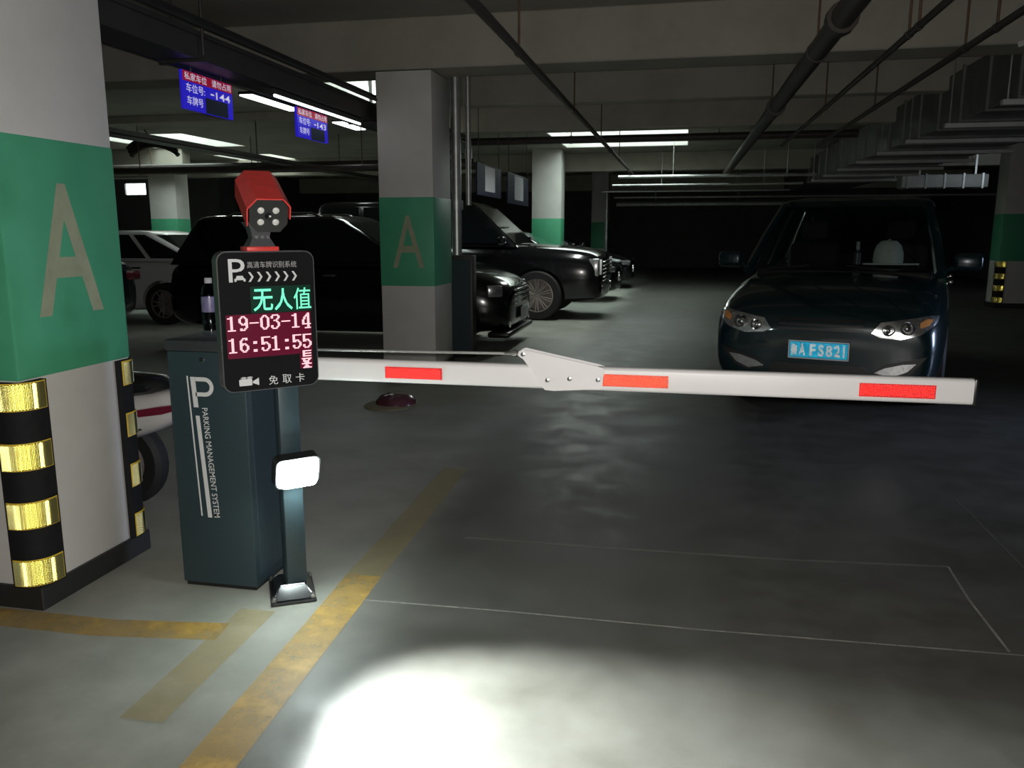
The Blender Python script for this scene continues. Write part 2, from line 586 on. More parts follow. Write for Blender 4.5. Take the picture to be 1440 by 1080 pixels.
def ceiling_bm():
    bm = BM()
    xs = sorted({X0, X1, *[w_[0] for w_ in WELLS], *[w_[1] for w_ in WELLS]})
    ys = sorted({Y0, Y1, *[w_[2] for w_ in WELLS], *[w_[3] for w_ in WELLS]})
    for a, b in zip(xs, xs[1:]):
        for c, d in zip(ys, ys[1:]):
            mx, my = (a + b) / 2, (c + d) / 2
            if any(w_[0] < mx < w_[1] and w_[2] < my < w_[3] for w_ in WELLS):
                continue
            box(bm, (a, c, ZC), (b, d, ZC + 0.25))
    return bm


structure('ceiling', ceiling_bm(), M['ceil'])
for i, (a, b, c, d) in enumerate(WELLS):
    bm = BM()
    t, zb, zt = 0.1, ZC + 0.25, ZC + 1.0
    box(bm, (a - t, c - t, zb), (b + t, c, zt))
    box(bm, (a - t, d, zb), (b + t, d + t, zt))
    box(bm, (a - t, c, zb), (a, d, zt))
    box(bm, (b, c, zb), (b + t, d, zt))
    # plastered lining of the opening through the slab
    for lo, hi in (((a, c, ZC + 0.01), (b, c + 0.01, zb)), ((a, d - 0.01, ZC + 0.01), (b, d, zb)),
                   ((a, c, ZC + 0.01), (a + 0.01, d, zb)), ((b - 0.01, c, ZC + 0.01), (b, d, zb))):
        box(bm, lo, hi)
    structure('trim_%d' % (i + 1), bm, M['wall'])
    win = structure('window_%d' % (i + 1), box(BM(), (a - t, c - t, zt), (b + t, d + t, zt + 0.04)), M['sky'])
    WM[win.name] = Matrix()
    bm = BM()
    k = max(1, round((b - a) / 0.9))
    for q in range(1, k + 1):
        x = a + (b - a) * q / (k + 1)
        box(bm, (x - 0.03, c, zt - 0.05), (x + 0.03, d, zt - 0.002))
    part('glazing_bar', bm, M['skyframe'], win, smooth=0)

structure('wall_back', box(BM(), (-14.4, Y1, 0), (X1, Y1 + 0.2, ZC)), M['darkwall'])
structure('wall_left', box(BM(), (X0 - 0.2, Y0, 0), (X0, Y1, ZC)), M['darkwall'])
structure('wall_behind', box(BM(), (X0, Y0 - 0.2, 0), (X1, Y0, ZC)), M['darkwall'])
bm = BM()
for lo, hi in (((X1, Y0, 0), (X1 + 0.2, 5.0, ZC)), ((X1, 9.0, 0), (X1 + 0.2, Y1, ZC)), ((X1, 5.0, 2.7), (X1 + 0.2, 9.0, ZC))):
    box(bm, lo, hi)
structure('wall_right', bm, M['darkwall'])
# partition far behind the parked cars, with one daylit window
bm = BM()
for lo, hi in (((X0, 24, 0), (-17.75, 24.2, ZC)), ((-17.0, 24, 0), (-14.4, 24.2, ZC)), ((-17.75, 24, 0), (-17.0, 24.2, 2.60)),
               ((-17.75, 24, 2.95), (-17.0, 24.2, ZC)), ((-14.6, 24.2, 0), (-14.4, Y1, ZC))):
    box(bm, lo, hi)
structure('wall_partition', bm, M['darkwall'])
# clerestory panes in the far side of the well behind the pillar
w3 = bpy.data.objects['window_2']
pane_o = part('glass_pane', box(BM(), (-4.95, 12.775, 3.43), (-4.05, 12.785, 4.35)), M['sky'], w3, smooth=0)
for x in (-4.92, -4.62, -4.36, -4.08):
    part('window_mullion', box(BM(), (x - 0.025, 12.74, 3.42), (x + 0.025, 12.775, 4.36)), M['skyframe'], w3, smooth=0)
w6 = structure('window_5', box(BM(), (-17.75, 24.08, 2.60), (-17.0, 24.12, 2.95)), M['sky'])
WM[w6.name] = Matrix()


def beam(lo, hi):
    return structure('ceiling_beam', box(BM(), lo, hi, 0.012, seg=1), M['beam'])


beam((X0, 7.83, 2.93), (X1, 8.30, ZC))
beam((-2.9, 10.75, 3.02), (X1, 11.0, ZC))
beam((-12.5, 13.2, 3.27), (-4.1, 13.5, ZC))
beam((-4.0, 13.2, 2.98), (X1, 13.55, ZC))
beam((X0, 21.6, 2.95), (X1, 22.05, ZC))
beam((X0, 29.6, 2.85), (X1, 30.1, ZC))
beam((-15.0, 18.35, 2.8), (-11.95, 18.70, ZC))

# ------------------------------------------------------------------ pillars
ZG0, ZG1 = 0.87, 1.745


def guard_profile(w1, w2, r, n=10):
    """corner profile at the origin, legs along -u (w1) and +v (w2); list of (pos, normal) with outside = (+u,-v)"""
    pts = []
    pts.append(((-w1, 0.0), (0, -1)))
    for k in range(n + 1):
        t = R(-90 + 90 * k / n)
        pts.append(((-r + r * math.cos(t), r + r * math.sin(t)), (math.cos(t), math.sin(t))))
    pts.append(((0.0, w2), (1, 0)))
    return pts


def arc_fn(prof, t):
    ln = [0]
    for a, b in zip(prof, prof[1:]):
        ln.append(ln[-1] + math.dist(a[0], b[0]))
    for i in range(len(prof) - 1):
        if t <= ln[i + 1] or i == len(prof) - 2:
            f = (t - ln[i]) / max(1e-9, ln[i + 1] - ln[i])
            p = [prof[i][0][k] + (prof[i + 1][0][k] - prof[i][0][k]) * f for k in (0, 1)]
            n = [prof[i][1][k] + (prof[i + 1][1][k] - prof[i][1][k]) * f for k in (0, 1)]
            q = math.hypot(*n)
            return p, (n[0] / q, n[1] / q)


def add_guard(root, corner, eu, ev, w1, w2, z0=0.09, z1=0.87, cell=0.0036, r=0.06, th=0.027):
    """rubber corner guard with four yellow reflector bands. eu, ev: world XY directions so that the
    outside of the corner is (+eu, -ev)."""
    cx, cy = corner
    prof = guard_profile(w1, w2, r)

    def P(p, n, off, z):
        a = (p[0] + n[0] * off)
        b = (p[1] + n[1] * off)
        return Vector((cx + eu[0] * a + ev[0] * b, cy + eu[1] * a + ev[1] * b, z))
    bm = BM()
    inner, outer = [], []
    for z in (z0, z1):
        outer.append([bm.verts.new(P(p, n, th, z)) for p, n in prof])
        inner.append([bm.verts.new(P(p, n, 0.001, z)) for p, n in prof])
    for i in range(len(prof) - 1):
        bm.faces.new((outer[0][i], outer[0][i + 1], outer[1][i + 1], outer[1][i]))
        bm.faces.new((inner[0][i], inner[0][i + 1], inner[1][i + 1], inner[1][i]))
        for s in (0, 1):
            bm.faces.new((outer[s][i], outer[s][i + 1], inner[s][i + 1], inner[s][i]))
    for i in (0, len(prof) - 1):
        bm.faces.new((outer[0][i], outer[1][i], inner[1][i], inner[0][i]))
    g = part('corner_guard', bm, M['rubber'], root, world=True)
    n_b = 7
    hb = (z1 - z0) / n_b
    face = [((p[0] + n[0] * th, p[1] + n[1] * th), n) for p, n in prof]     # the guard's outer skin
    total = sum(math.dist(a[0], b[0]) for a, b in zip(face, face[1:]))
    for k in range(0, n_b, 2):
        zb = z0 + k * hb + 0.006
        # yellow plastic carrier
        bm = BM()
        rows = []
        for z in (zb, zb + hb - 0.008):
            rows.append([bm.verts.new(P(*arc_fn(face, 0.008 + (total - 0.016) * q / 14), 0.0012, z)) for q in range(15)])
        for i in range(14):
            bm.faces.new((rows[0][i], rows[0][i + 1], rows[1][i + 1], rows[1][i]))
        band = part('reflective_band', bm, M['yellow'], g, world=True)
        flip = (eu[0] * ev[1] - eu[1] * ev[0]) < 0

        def fn(u, v, h, zb=zb):
            p, n = arc_fn(face, 0.01 + u)
            return P(p, n, 0.0018 + h, zb + 0.003 + v)
        bm = retro_bm(fn, total - 0.02, hb - 0.014, cell)
        bm.transform(WM[g.name].inverted())
        part('prism_sheet', bm, M['pr_yellow'], root, smooth=0, recalc=False).parent = root if False else g
    return g


def pillar(label, x0, y0, x1, y1, top=ZC, letter=None, band=True, guards=()):
    root = thing('concrete_pillar', label, 'pillar', ((x0 + x1) / 2, (y0 + y1) / 2, 0))
    part('shaft', box(BM(), (x0, y0, 0), (x1, y1, top), 0.012, seg=2), M['wall'], root, world=True)
    if band:
        e = 0.003
        part('green_band', box(BM(), (x0 - e, y0 - e, ZG0), (x1 + e, y1 + e, ZG1), 0.012, seg=2), M['green'], root, world=True)
    e = 0.016
    part('skirting', box(BM(), (x0 - e, y0 - e, 0), (x1 + e, y1 + e, 0.09), 0.004, seg=1), M['skirt'], root, world=True)
    for g in guards:
        add_guard(root, *g)
    return root


p1 = pillar('white concrete pillar with green band beside the barrier cabinet', -2.95, 2.465, -2.32, 3.075,
            guards=[((-2.32, 2.465), (1, 0), (0, 1), 0.095, 0.10), ((-2.32, 3.075), (1, 0), (0, -1), 0.09, 0.10)])
t = text_bm('A', 0.49, 0.345, bold=0.012)
t.transform(basis((-2.3165, 2.765, 1.337), (0, 1, 0), (0, 0, 1)))
part('painted_letter', t, M['letter'], p1, world=True, smooth=0)

p2 = pillar('grey concrete pillar with a green band and letter A behind the white boom', -2.97, 7.83, -2.41, 8.45, top=2.92)
t = text_bm('A', 0.51, 0.325)
t.transform(basis((-2.675, 7.8265, 1.31), (1, 0, 0), (0, 0, 1)))
part('painted_letter', t, M['letter'], p2, world=True, smooth=0)

pillar('daylit pillar with a green band rising behind the big black off-roader', -3.72, 20.3, -3.0, 20.95)
pillar('dim pillar with a dark green band beside the slim vertical pipe', -3.05, 27.6, -2.50, 28.3)
pillar('daylit white pillar with a green band over the white sedan roof', -13.2, 18.75, -12.45, 19.3)
pillar('shadowy pillar with a yellow and black corner guard past the teal minivan', 5.78, 17.0, 6.4, 17.5,
       guards=[((5.78, 17.0), (-1, 0), (0, 1), 0.12, 0.12, 0.09, 0.87, 0.010)])

# ------------------------------------------------------------------ barrier gate: cabinet + folding boom
gate = thing('barrier_gate', 'dark parking barrier cabinet with a white folding boom across the lane', 'barrier', (-1.77, 2.92, 0))
part('cabinet_body', box(BM(), (-1.93, 2.77, 0.015), (-1.605, 3.06, 0.955), 0.008), M['cab'], gate, world=True)
part('plinth', box(BM(), (-1.92, 2.78, 0), (-1.615, 3.05, 0.02)), M['black'], gate, world=True)
part('cabinet_lid', box(BM(), (-1.938, 2.762, 0.953), (-1.597, 3.068, 1.0), 0.014), M['cab_lid'], gate, world=True)
dr = part('service_door', box(BM(), (-1.606, 2.80, 0.06), (-1.602, 3.03, 0.93), 0.0015, seg=1), M['cab'], gate, world=True)
bm = BM()
lathe(bm, [(0, 0), (0.009, 0), (0.009, 0.005), (0, 0.005)], 14, basis((-1.78, 2.77, 0.925), (1, 0, 0), (0, 0, 1)))
part('lock', bm, M['steel'], gate, world=True)
u_, v_ = (1, 0, 0), (0, 0, 1)
# printed emblem: big P with long stem, thin rule beside it
bm = BM()
yy = 2.7697
for (xa, za, xb, zb_, wd) in ((-1.8475, 0.86, -1.826, 0.30, 0.006),):
    prism(bm, [(xa - wd / 2, za), (xb - wd / 2, zb_), (xb + wd / 2, zb_), (xa + wd / 2, za)], (0, yy, 0), u_, v_, (0, -1, 0), 0.0005)
prism(bm, [(-1.823, 0.705), (-1.806, 0.705), (-1.782, 0.295), (-1.80, 0.295)], (0, yy, 0), u_, v_, (0, -1, 0), 0.0005)
part('printed_rule', bm, M['print'], gate, world=True, smooth=0)
bm = BM()
# the P: stem and bowl
prism(bm, [(-1.835, 0.857), (-1.815, 0.857), (-1.808, 0.738), (-1.828, 0.738)], (0, yy, 0), u_, v_, (0, -1, 0), 0.0005)
rin, rout = 0.0215, 0.0375
cxp, czp = -1.776, 0.819
arc = [(cxp + rout * math.cos(t_), czp + rout * math.sin(t_)) for t_ in [R(90 - 180 * k / 14) for k in range(15)]]
arc_i = [(cxp + rin * math.cos(t_), czp + rin * math.sin(t_)) for t_ in [R(-90 + 180 * k / 14) for k in range(15)]]
outer_a = [(-1.816, czp + rout)] + arc + [(-1.816, czp - rout)]
inner_a = [(-1.816, czp - rin)] + arc_i + [(-1.816, czp + rin)]
oi = inner_a[::-1]
for k in range(len(outer_a) - 1):
    prism(bm, [outer_a[k], outer_a[k + 1], oi[k + 1], oi[k]], (0, yy, 0), u_, v_, (0, -1, 0), 0.0005)
part('printed_letter', bm, M['print'], gate, world=True, smooth=0)
t = text_bm('PARKING MANAGEMENT SYSTEM', 0.024, 0.44, bold=0.004)
t.transform(basis((-1.7715, yy, 0.517), (0.022, 0, -0.44), (1, 0, 0.05)))
part('printed_lettering', t, M['print'], gate, world=True, smooth=0)

# boom
BZ0, BZ1, BY = 0.842, 0.928, 2.875


def boom_box(x0, x1):
    bm = BM()
    prof = rrect(BY, BZ0, BY + 0.045, BZ1, 0.014, 4)
    prism(bm, prof, (x0, 0, 0), (0, 1, 0), (0, 0, 1), (1, 0, 0), x1 - x0)
    return bm


arm1 = part('boom_arm', boom_box(-1.60, -0.435), M['boom'], gate, world=True)
arm2 = part('boom_arm', boom_box(-0.428, 0.945), M['boom'], gate, world=True)
part('end_cap', box(BM(), (0.945, BY - 0.002, BZ0 - 0.002), (0.957, BY + 0.047, BZ1 + 0.002), 0.004), M['black'], arm2, world=True)
bm = BM()
lathe(bm, [(0, 0), (0.055, 0), (0.055, 0.03), (0.03, 0.05), (0, 0.05)], 20, Matrix.Translation((-1.602, 2.90, 0.885)) @ Matrix.Rotation(R(90), 4, 'Y'))
part('pivot_hub', bm, M['steel'], gate, world=True)
for (xa, xb, za, zb_, par, mm, pm) in ((-1.085, -0.862, 0.861, 0.905, arm1, 'redfilm', 'pr_red'), (-0.268, -0.037, 0.861, 0.905, arm2, 'orangefilm', 'pr_orange'),
                                      (0.592, 0.83, 0.859, 0.905, arm2, 'redfilm', 'pr_red')):
    st = part('reflective_stripe', box(BM(), (xa, BY - 0.0012, za), (xb, BY, zb_)), M[mm], par, world=True, smooth=0,
              label='orange-red reflective stripe' if mm == 'orangefilm' else None)
    retro('prism_sheet', M[pm], par, lambda u, v, h, xa=xa, za=za: Vector((xa + 0.002 + u, BY - 0.0016 - h, za + 0.002 + v)),
          xb - xa - 0.004, zb_ - za - 0.004, 0.0032)
# folding joint bracket plates, bolts and tension rod
bm = BM()
poly = [(-0.556, 0.951), (-0.573, 0.962), (-0.571, 0.978), (-0.556, 0.985), (-0.54, 0.982), (-0.284, 0.932), (-0.262, 0.925),
        (-0.268, 0.855), (-0.282, 0.85), (-0.44, 0.838), (-0.475, 0.84), (-0.49, 0.86), (-0.515, 0.90)]
prism(bm, poly[::-1], (0, BY - 0.001, 0), (1, 0, 0), (0, 0, 1), (0, -1, 0), 0.006)
br = part('joint_bracket', bm, M['boom'], gate, world=True, smooth=0)
bm = BM()
prism(bm, poly, (0, BY + 0.046, 0), (1, 0, 0), (0, 0, 1), (0, 1, 0), 0.006)
part('joint_bracket', bm, M['boom'], gate, world=True, smooth=0)
for x, z in ((-0.555, 0.968), (-0.465, 0.876), (-0.385, 0.884), (-0.283, 0.884)):
    bm = lathe(BM(), [(0, 0), (0.0085, 0), (0.0085, 0.005), (0.004, 0.0065), (0, 0.0065)], 10, basis((x, BY - 0.007, z), (1, 0, 0), (0, 0, 1)))
    part('bolt', bm, M['steel'], br, world=True)
bm = tube(BM(), [(-1.60, BY + 0.022, 0.955), (-0.62, BY + 0.022, 0.965)], 0.0055, 8)
part('tension_rod', bm, M['galv'], gate, world=True)
bm = tube(BM(), [(-0.63, BY + 0.022, 0.965), (-0.575, BY + 0.022, 0.967)], [0.007, 0.009], 8)
tube(bm, [(-0.60, BY + 0.022, 0.9665), (-0.585, BY + 0.022, 0.9667)], 0.013, 8)
part('rod_end', bm, M['steel'], gate, world=True)

# ------------------------------------------------------------------ recognition column: pole, LED display, camera, lamp
S = math.sqrt(0.5)
colm = thing('recognition_column', 'black pole with a lit clock display, red camera and white lamp', 'camera post', (-1.45, 2.79, 0))
rot = Matrix.Translation((-1.472, 2.80, 0)) @ Matrix.Rotation(R(30), 4, 'Z')
bm = BM()
box(bm, (-0.085, -0.125, 0), (0.085, 0.125, 0.012), 0.003, rot, 1)
part('base_plate', bm, M['black'], colm, world=True)
bm = BM()
lo = [(-0.08, -0.115, 0.012), (0.08, -0.115, 0.012), (0.08, 0.115, 0.012), (-0.08, 0.115, 0.012)]
hi = [(-0.05, -0.06, 0.055), (0.05, -0.06, 0.055), (0.05, 0.06, 0.055), (-0.05, 0.06, 0.055)]
a = [bm.verts.new(rot @ Vector(p)) for p in lo]
b = [bm.verts.new(rot @ Vector(p)) for p in hi]
bm.faces.new(a[::-1]); bm.faces.new(b)
for k in range(4):
    bm.faces.new((a[k], a[(k + 1) % 4], b[(k + 1) % 4], b[k]))
bmesh.ops.bevel(bm, geom=list(bm.edges), offset=0.005, segments=2, affect='EDGES')
part('base_cover', bm, M['acrylic'], colm, world=True)
for sx, sy in ((-1, -1), (1, -1), (1, 1), (-1, 1)):
    bm = lathe(BM(), [(0.011, 0), (0.011, 0.012), (0.006, 0.014), (0.006, 0.02), (0, 0.02)], 8, rot @ Matrix.Translation((sx * 0.072, sy * 0.105, 0.012)))
    part('anchor_bolt', bm, M['steel'], colm, world=True)
rot2 = Matrix.Translation((-1.452, 2.792, 0)) @ Matrix.Rotation(R(45), 4, 'Z')
part('pole', box(BM(), (-0.04, -0.03, 0.03), (0.04, 0.03, 1.22), 0.008, rot2), M['cab'], colm, world=True)

PC = Vector((-1.442, 2.678, 1.089))
DU, DV, DN = Vector((S, S, 0)), Vector((0, 0, 1)), Vector((S, -S, 0))


def dp(u, v, n=0.0):
    return PC + DU * u + DV * v + DN * n


bm = BM()
prism(bm, rrect(-0.172, -0.248, 0.174, 0.247, 0.035, 6), dp(0, 0, -0.06), DU, DV, DN, 0.058)
disp = part('display_case', bm, M['rim_edge'], colm, world=True)
bm = BM()
prism(bm, rrect(-0.168, -0.244, 0.170, 0.243, 0.032, 6), dp(0, 0, -0.002), DU, DV, DN, 0.002)
part('front_panel', bm, M['acrylic'], disp, world=True, smooth=0)
bm = BM()
box(bm, (-0.05, -0.05, -0.12), (0.05, 0.0, 0.12), 0.004, Matrix.Translation(dp(0.0, 0.0, -0.06)) @ Matrix.Rotation(R(45), 4, 'Z') @ Matrix.Scale(-1, 4, (0, 1, 0)))
part('mounting_bracket', bm, M['black'], colm, world=True)


def on_display(bm, u, v, n=0.0004):
    bm.transform(basis(dp(u, v, n), DU, DV))
    return bm


PITCHD = 0.00475
GL = {'0': '00001824424242424242424218000000', '1': '00001070101010101010101010107C00'}
FONT = {
    '0': '000000182442424242424242241800 00', '1': '000000107010101010101010107C0000',
    '3': '0000003C424204180402024244380000', '4': '000000040C142424444444 7E04041E00'.replace(' ', ''),
    '5': '0000007E404040586402024244380000', '6': '0000001C244040586442424224180000',
    '9': '00000018244242 4226 1A020224380000'.replace(' ', ''), '-': '00000000000000007E00000000000000',
    ':': '00000000000018180000000018180000',
    'h': '007E407E407E00FE447828FE10287E00',
}


def led_row(s, u0, vtop, m, name, cols=8):
    bm = BM()
    for ci, ch in enumerate(s):
        g = FONT[ch].replace(' ', '')
        for r_ in range(16):
            byte = int(g[2 * r_:2 * r_ + 2], 16)
            for k in range(8):
                if byte & (0x80 >> k):
                    x = u0 + (ci * 8 + k) * PITCHD
                    y = vtop - (r_ + 1) * PITCHD
                    # strokes are lit a little wider than one dot, as strongly driven LEDs look
                    prism(bm, [(x, y + 0.0003), (x + PITCHD * 1.85, y + 0.0003), (x + PITCHD * 1.85, y + PITCHD - 0.0003), (x, y + PITCHD - 0.0003)],
                          (0, 0, 0), (1, 0, 0), (0, 1, 0), (0, 0, 1), 0.0004)
    return part(name, on_display(bm, 0, 0, 0.0008), m, disp, world=True, smooth=0)


def glow(u0, v0, u1, v1, m):  # emissive plate standing in for the bloom around the lit LED rows
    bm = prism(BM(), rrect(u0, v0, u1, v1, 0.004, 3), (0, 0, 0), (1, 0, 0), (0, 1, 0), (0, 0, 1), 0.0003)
    return part('led_glow_plate', on_display(bm, 0, 0, 0.0002), m, disp, world=True, smooth=0)


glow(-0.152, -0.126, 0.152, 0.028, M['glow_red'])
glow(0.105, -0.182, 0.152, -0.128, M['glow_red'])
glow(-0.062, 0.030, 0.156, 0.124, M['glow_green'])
for ch, u, wd in (('无', -0.019, 0.070), ('人', 0.054, 0.066), ('值', 0.124, 0.064)):
    t = text_bm(ch, 0.078, wd, bold=0.003 if ch == '值' else 0.012)
    part('led_text', on_display(t, u, 0.076, 0.0008), M['led_green'], disp, world=True, smooth=0)
led_row('19-03-14', -0.152, 0.037, M['led_red'], 'led_text')
led_row('16:51:55', -0.152, -0.040, M['led_red'], 'led_text')
led_row('h', 0.111, -0.110, M['led_red'], 'led_text')
# printed header and footer
t = text_bm('P', 0.080, 0.056)
part('printed_letter', on_display(t, -0.1045, 0.181), M['print'], disp, world=True, smooth=0)
t = text_bm('高清车牌识别系统', 0.023, 0.176)
part('printed_lettering', on_display(t, 0.020, 0.2), M['dimprint'], disp, world=True, smooth=0)
bm = BM()
for k in range(6):
    x = -0.066 + k * 0.031
    prism(bm, [(x, 0.017), (x + 0.008, 0.017), (x + 0.019, 0.0), (x + 0.008, -0.017), (x, -0.017), (x + 0.011, 0.0)], (0, 0, 0), (1, 0, 0), (0, 1, 0), (0, 0, 1), 0.0004)
part('printed_arrow', on_display(bm, 0, 0.158), M['print'], disp, world=True, smooth=0)
bm = BM()
for poly in ([(-0.019, -0.010), (-0.019, 0.0), (-0.015, 0.0), (-0.010, 0.010), (0.010, 0.010), (0.015, 0.0), (0.019, 0.0), (0.019, -0.010), (0.012, -0.010), (0.012, -0.005), (-0.012, -0.005), (-0.012, -0.010)],):
    prism(bm, poly, (0, 0, 0), (1, 0, 0), (0, 1, 0), (0, 0, 1), 0.0004)
part('printed_car_icon', on_display(bm, -0.095, 0.153), M['print'], disp, world=True, smooth=0)
bm = BM()
for poly in (rrect(-0.036, -0.014, 0.010, 0.010, 0.004), [(0.012, 0.0), (0.034, 0.012), (0.034, -0.016), (0.012, -0.006)], rrect(-0.030, 0.010, -0.010, 0.018, 0.006, 3), rrect(-0.008, 0.010, 0.012, 0.018, 0.006, 3)):
    prism(bm, poly, (0, 0, 0), (1, 0, 0), (0, 1, 0), (0, 0, 1), 0.0004)
part('printed_camera_icon', on_display(bm, -0.083, -0.212), M['print'], disp, world=True, smooth=0)
for ch, u in (('免', 0.003), ('取', 0.053), ('卡', 0.102)):
    part('printed_lettering', on_display(text_bm(ch, 0.033, 0.033), u, -0.214), M['print'], disp, world=True, smooth=0)

# licence camera on top
base = dp(-0.012, 0.247, -0.03)
bm = BM()
box(bm, (-0.056, -0.045, 0), (0.056, 0.045, 0.016), 0.003, Matrix.Translation(base) @ Matrix.Rotation(R(45), 4, 'Z'))
part('camera_foot', bm, M['redplastic'], colm, world=True)
bm = BM()
mt = Matrix.Translation(base + Vector((0, 0, 0.016))) @ Matrix.Rotation(R(45), 4, 'Z')
for (z0, z1, w0, w1) in ((0, 0.032, 0.046, 0.03), (0.032, 0.060, 0.030, 0.036), (0.060, 0.085, 0.036, 0.05)):
    q0 = [bm.verts.new(mt @ Vector((x, y, z0))) for x, y in ((-w0, -w0 * .8), (w0, -w0 * .8), (w0, w0 * .8), (-w0, w0 * .8))]
    q1 = [bm.verts.new(mt @ Vector((x, y, z1))) for x, y in ((-w1, -w1 * .8), (w1, -w1 * .8), (w1, w1 * .8), (-w1, w1 * .8))]
    bm.faces.new(q0[::-1]); bm.faces.new(q1)
    for k in range(4):
        bm.faces.new((q0[k], q0[(k + 1) % 4], q1[(k + 1) % 4], q1[k]))
jt = part('swivel_joint', bm, M['rim_edge'], colm, world=True, smooth=0)
for u in (-0.02, 0.0, 0.02):
    bm = lathe(BM(), [(0, 0), (0.006, 0), (0.006, 0.004), (0, 0.004)], 8, basis(base + DU * u + DV * 0.048 + DN * 0.037, DU, DV))
    part('joint_screw', bm, M['steel'], jt, world=True)
# body axis: towards the lane and tipped downwards
tip = R(24)
CN = (DN - DU * 0.13).normalized()                                # turned a little towards the approach
CU = Vector((-CN.y, CN.x, 0))
ax = (CN * math.cos(tip) - DV * math.sin(tip)).normalized()      # forward
av = (DV * math.cos(tip) + CN * math.sin(tip)).normalized()      # up
cc = dp(-0.006, 0.364, 0.075)
octo = [(-0.064, 0.03), (-0.036, 0.062), (0.040, 0.062), (0.064, 0.036), (0.064, -0.026), (0.040, -0.056), (-0.036, -0.056), (-0.064, -0.026)]
bm = BM()
prism(bm, [(x * 0.95, y * 0.95) for x, y in octo], cc - ax * 0.235, CU, av, ax, 0.225)
camb = part('camera_body', bm, M['black'], colm, world=True, smooth=0)
bm = BM()
prism(bm, octo, cc - ax * 0.012, CU, av, ax, 0.012)
part('camera_face', bm, M['acrylic'], camb, world=True, smooth=0)
bm = BM()
hood = [(-0.074, -0.03), (-0.074, 0.032), (-0.042, 0.068), (0.046, 0.068), (0.072, 0.040), (0.072, -0.005),
        (0.068, -0.005), (0.068, 0.038), (0.044, 0.064), (-0.040, 0.064), (-0.070, 0.030), (-0.070, -0.03)]
prism(bm, hood, cc - ax * 0.255, CU, av, ax, 0.265)
part('camera_hood', bm, M['redplastic'], camb, world=True, smooth=0, label='red sun hood')
for x, y in ((-0.026, 0.022), (0.024, 0.022), (-0.026, -0.020), (0.024, -0.020)):
    bm = lathe(BM(), [(0, 0.004), (0.008, 0.003), (0.0115, 0), (0.0115, -0.002)], 16, basis(cc + CU * x + av * y, CU, av))
    part('infrared_led', bm, M['irled'], camb, world=True)
bm = lathe(BM(), [(0, 0.005), (0.008, 0.004), (0.013, 0.0), (0.013, -0.002)], 16, basis(cc + av * 0.001, CU, av))
part('camera_lens', bm, M['lens'], camb, world=True)
part('lens_glint_ring', lathe(BM(), [(0.0042, 0.0062), (0.0018, 0.0066), (0, 0.0066)], 10, basis(cc + CU * 0.004 + av * 0.004, CU, av)), M['irled'], camb, world=True)

# fill lamp on the pole
LC = Vector((-1.387, 2.732, 0.512))
tl = R(16)
la = (DN * math.cos(tl) - DV * math.sin(tl)).normalized()
lv = (DV * math.cos(tl) + DN * math.sin(tl)).normalized()
bm = BM()
prism(bm, rrect(-0.085, -0.062, 0.085, 0.062, 0.022, 5), LC - la * 0.05, DU, lv, la, 0.048)
lampb = part('lamp_housing', bm, M['black'], colm, world=True)
bm = BM()
prism(bm, rrect(-0.079, -0.057, 0.079, 0.057, 0.02, 5), LC - la * 0.002, DU, lv, la, 0.026, 0.18)
part('lamp_face', bm, M['lamp'], lampb, world=True, smooth=0)
bm = tube(BM(), [LC - la * 0.05, LC - la * 0.05 - DN * 0.035], 0.015, 10)
part('lamp_bracket', bm, M['black'], colm, world=True)
LSPOT = light('fill_lamp_beam', 'SPOT', LC + la * 0.03, (1.45, 0.62, -0.1), 1650, (0.93, 1.0, 0.97), spot_size=R(70), spot_blend=1.0, shadow_soft_size=0.06)

# water bottle on the cabinet
wb = thing('water_bottle', 'small clear water bottle standing on the dark barrier cabinet', 'bottle', (-1.822, 2.915, 1.0))
bm = lathe(BM(), [(0, 0), (0.028, 0.0), (0.031, 0.006), (0.031, 0.03), (0.0285, 0.035), (0.031, 0.04), (0.031, 0.07), (0.0285, 0.075), (0.031, 0.08), (0.031, 0.165),
                  (0.024, 0.19), (0.0135, 0.205), (0.0125, 0.212)], 20)
part('bottle_body', bm, M['bottleglass'], wb)
part('bottle_label', lathe(BM(), [(0.0314, 0.093), (0.0317, 0.095), (0.0317, 0.150), (0.0314, 0.152)], 20), M['label'], wb)
part('bottle_cap', lathe(BM(), [(0.0145, 0.205), (0.0145, 0.224), (0.013, 0.226), (0, 0.226)], 16), M['frost'], wb)

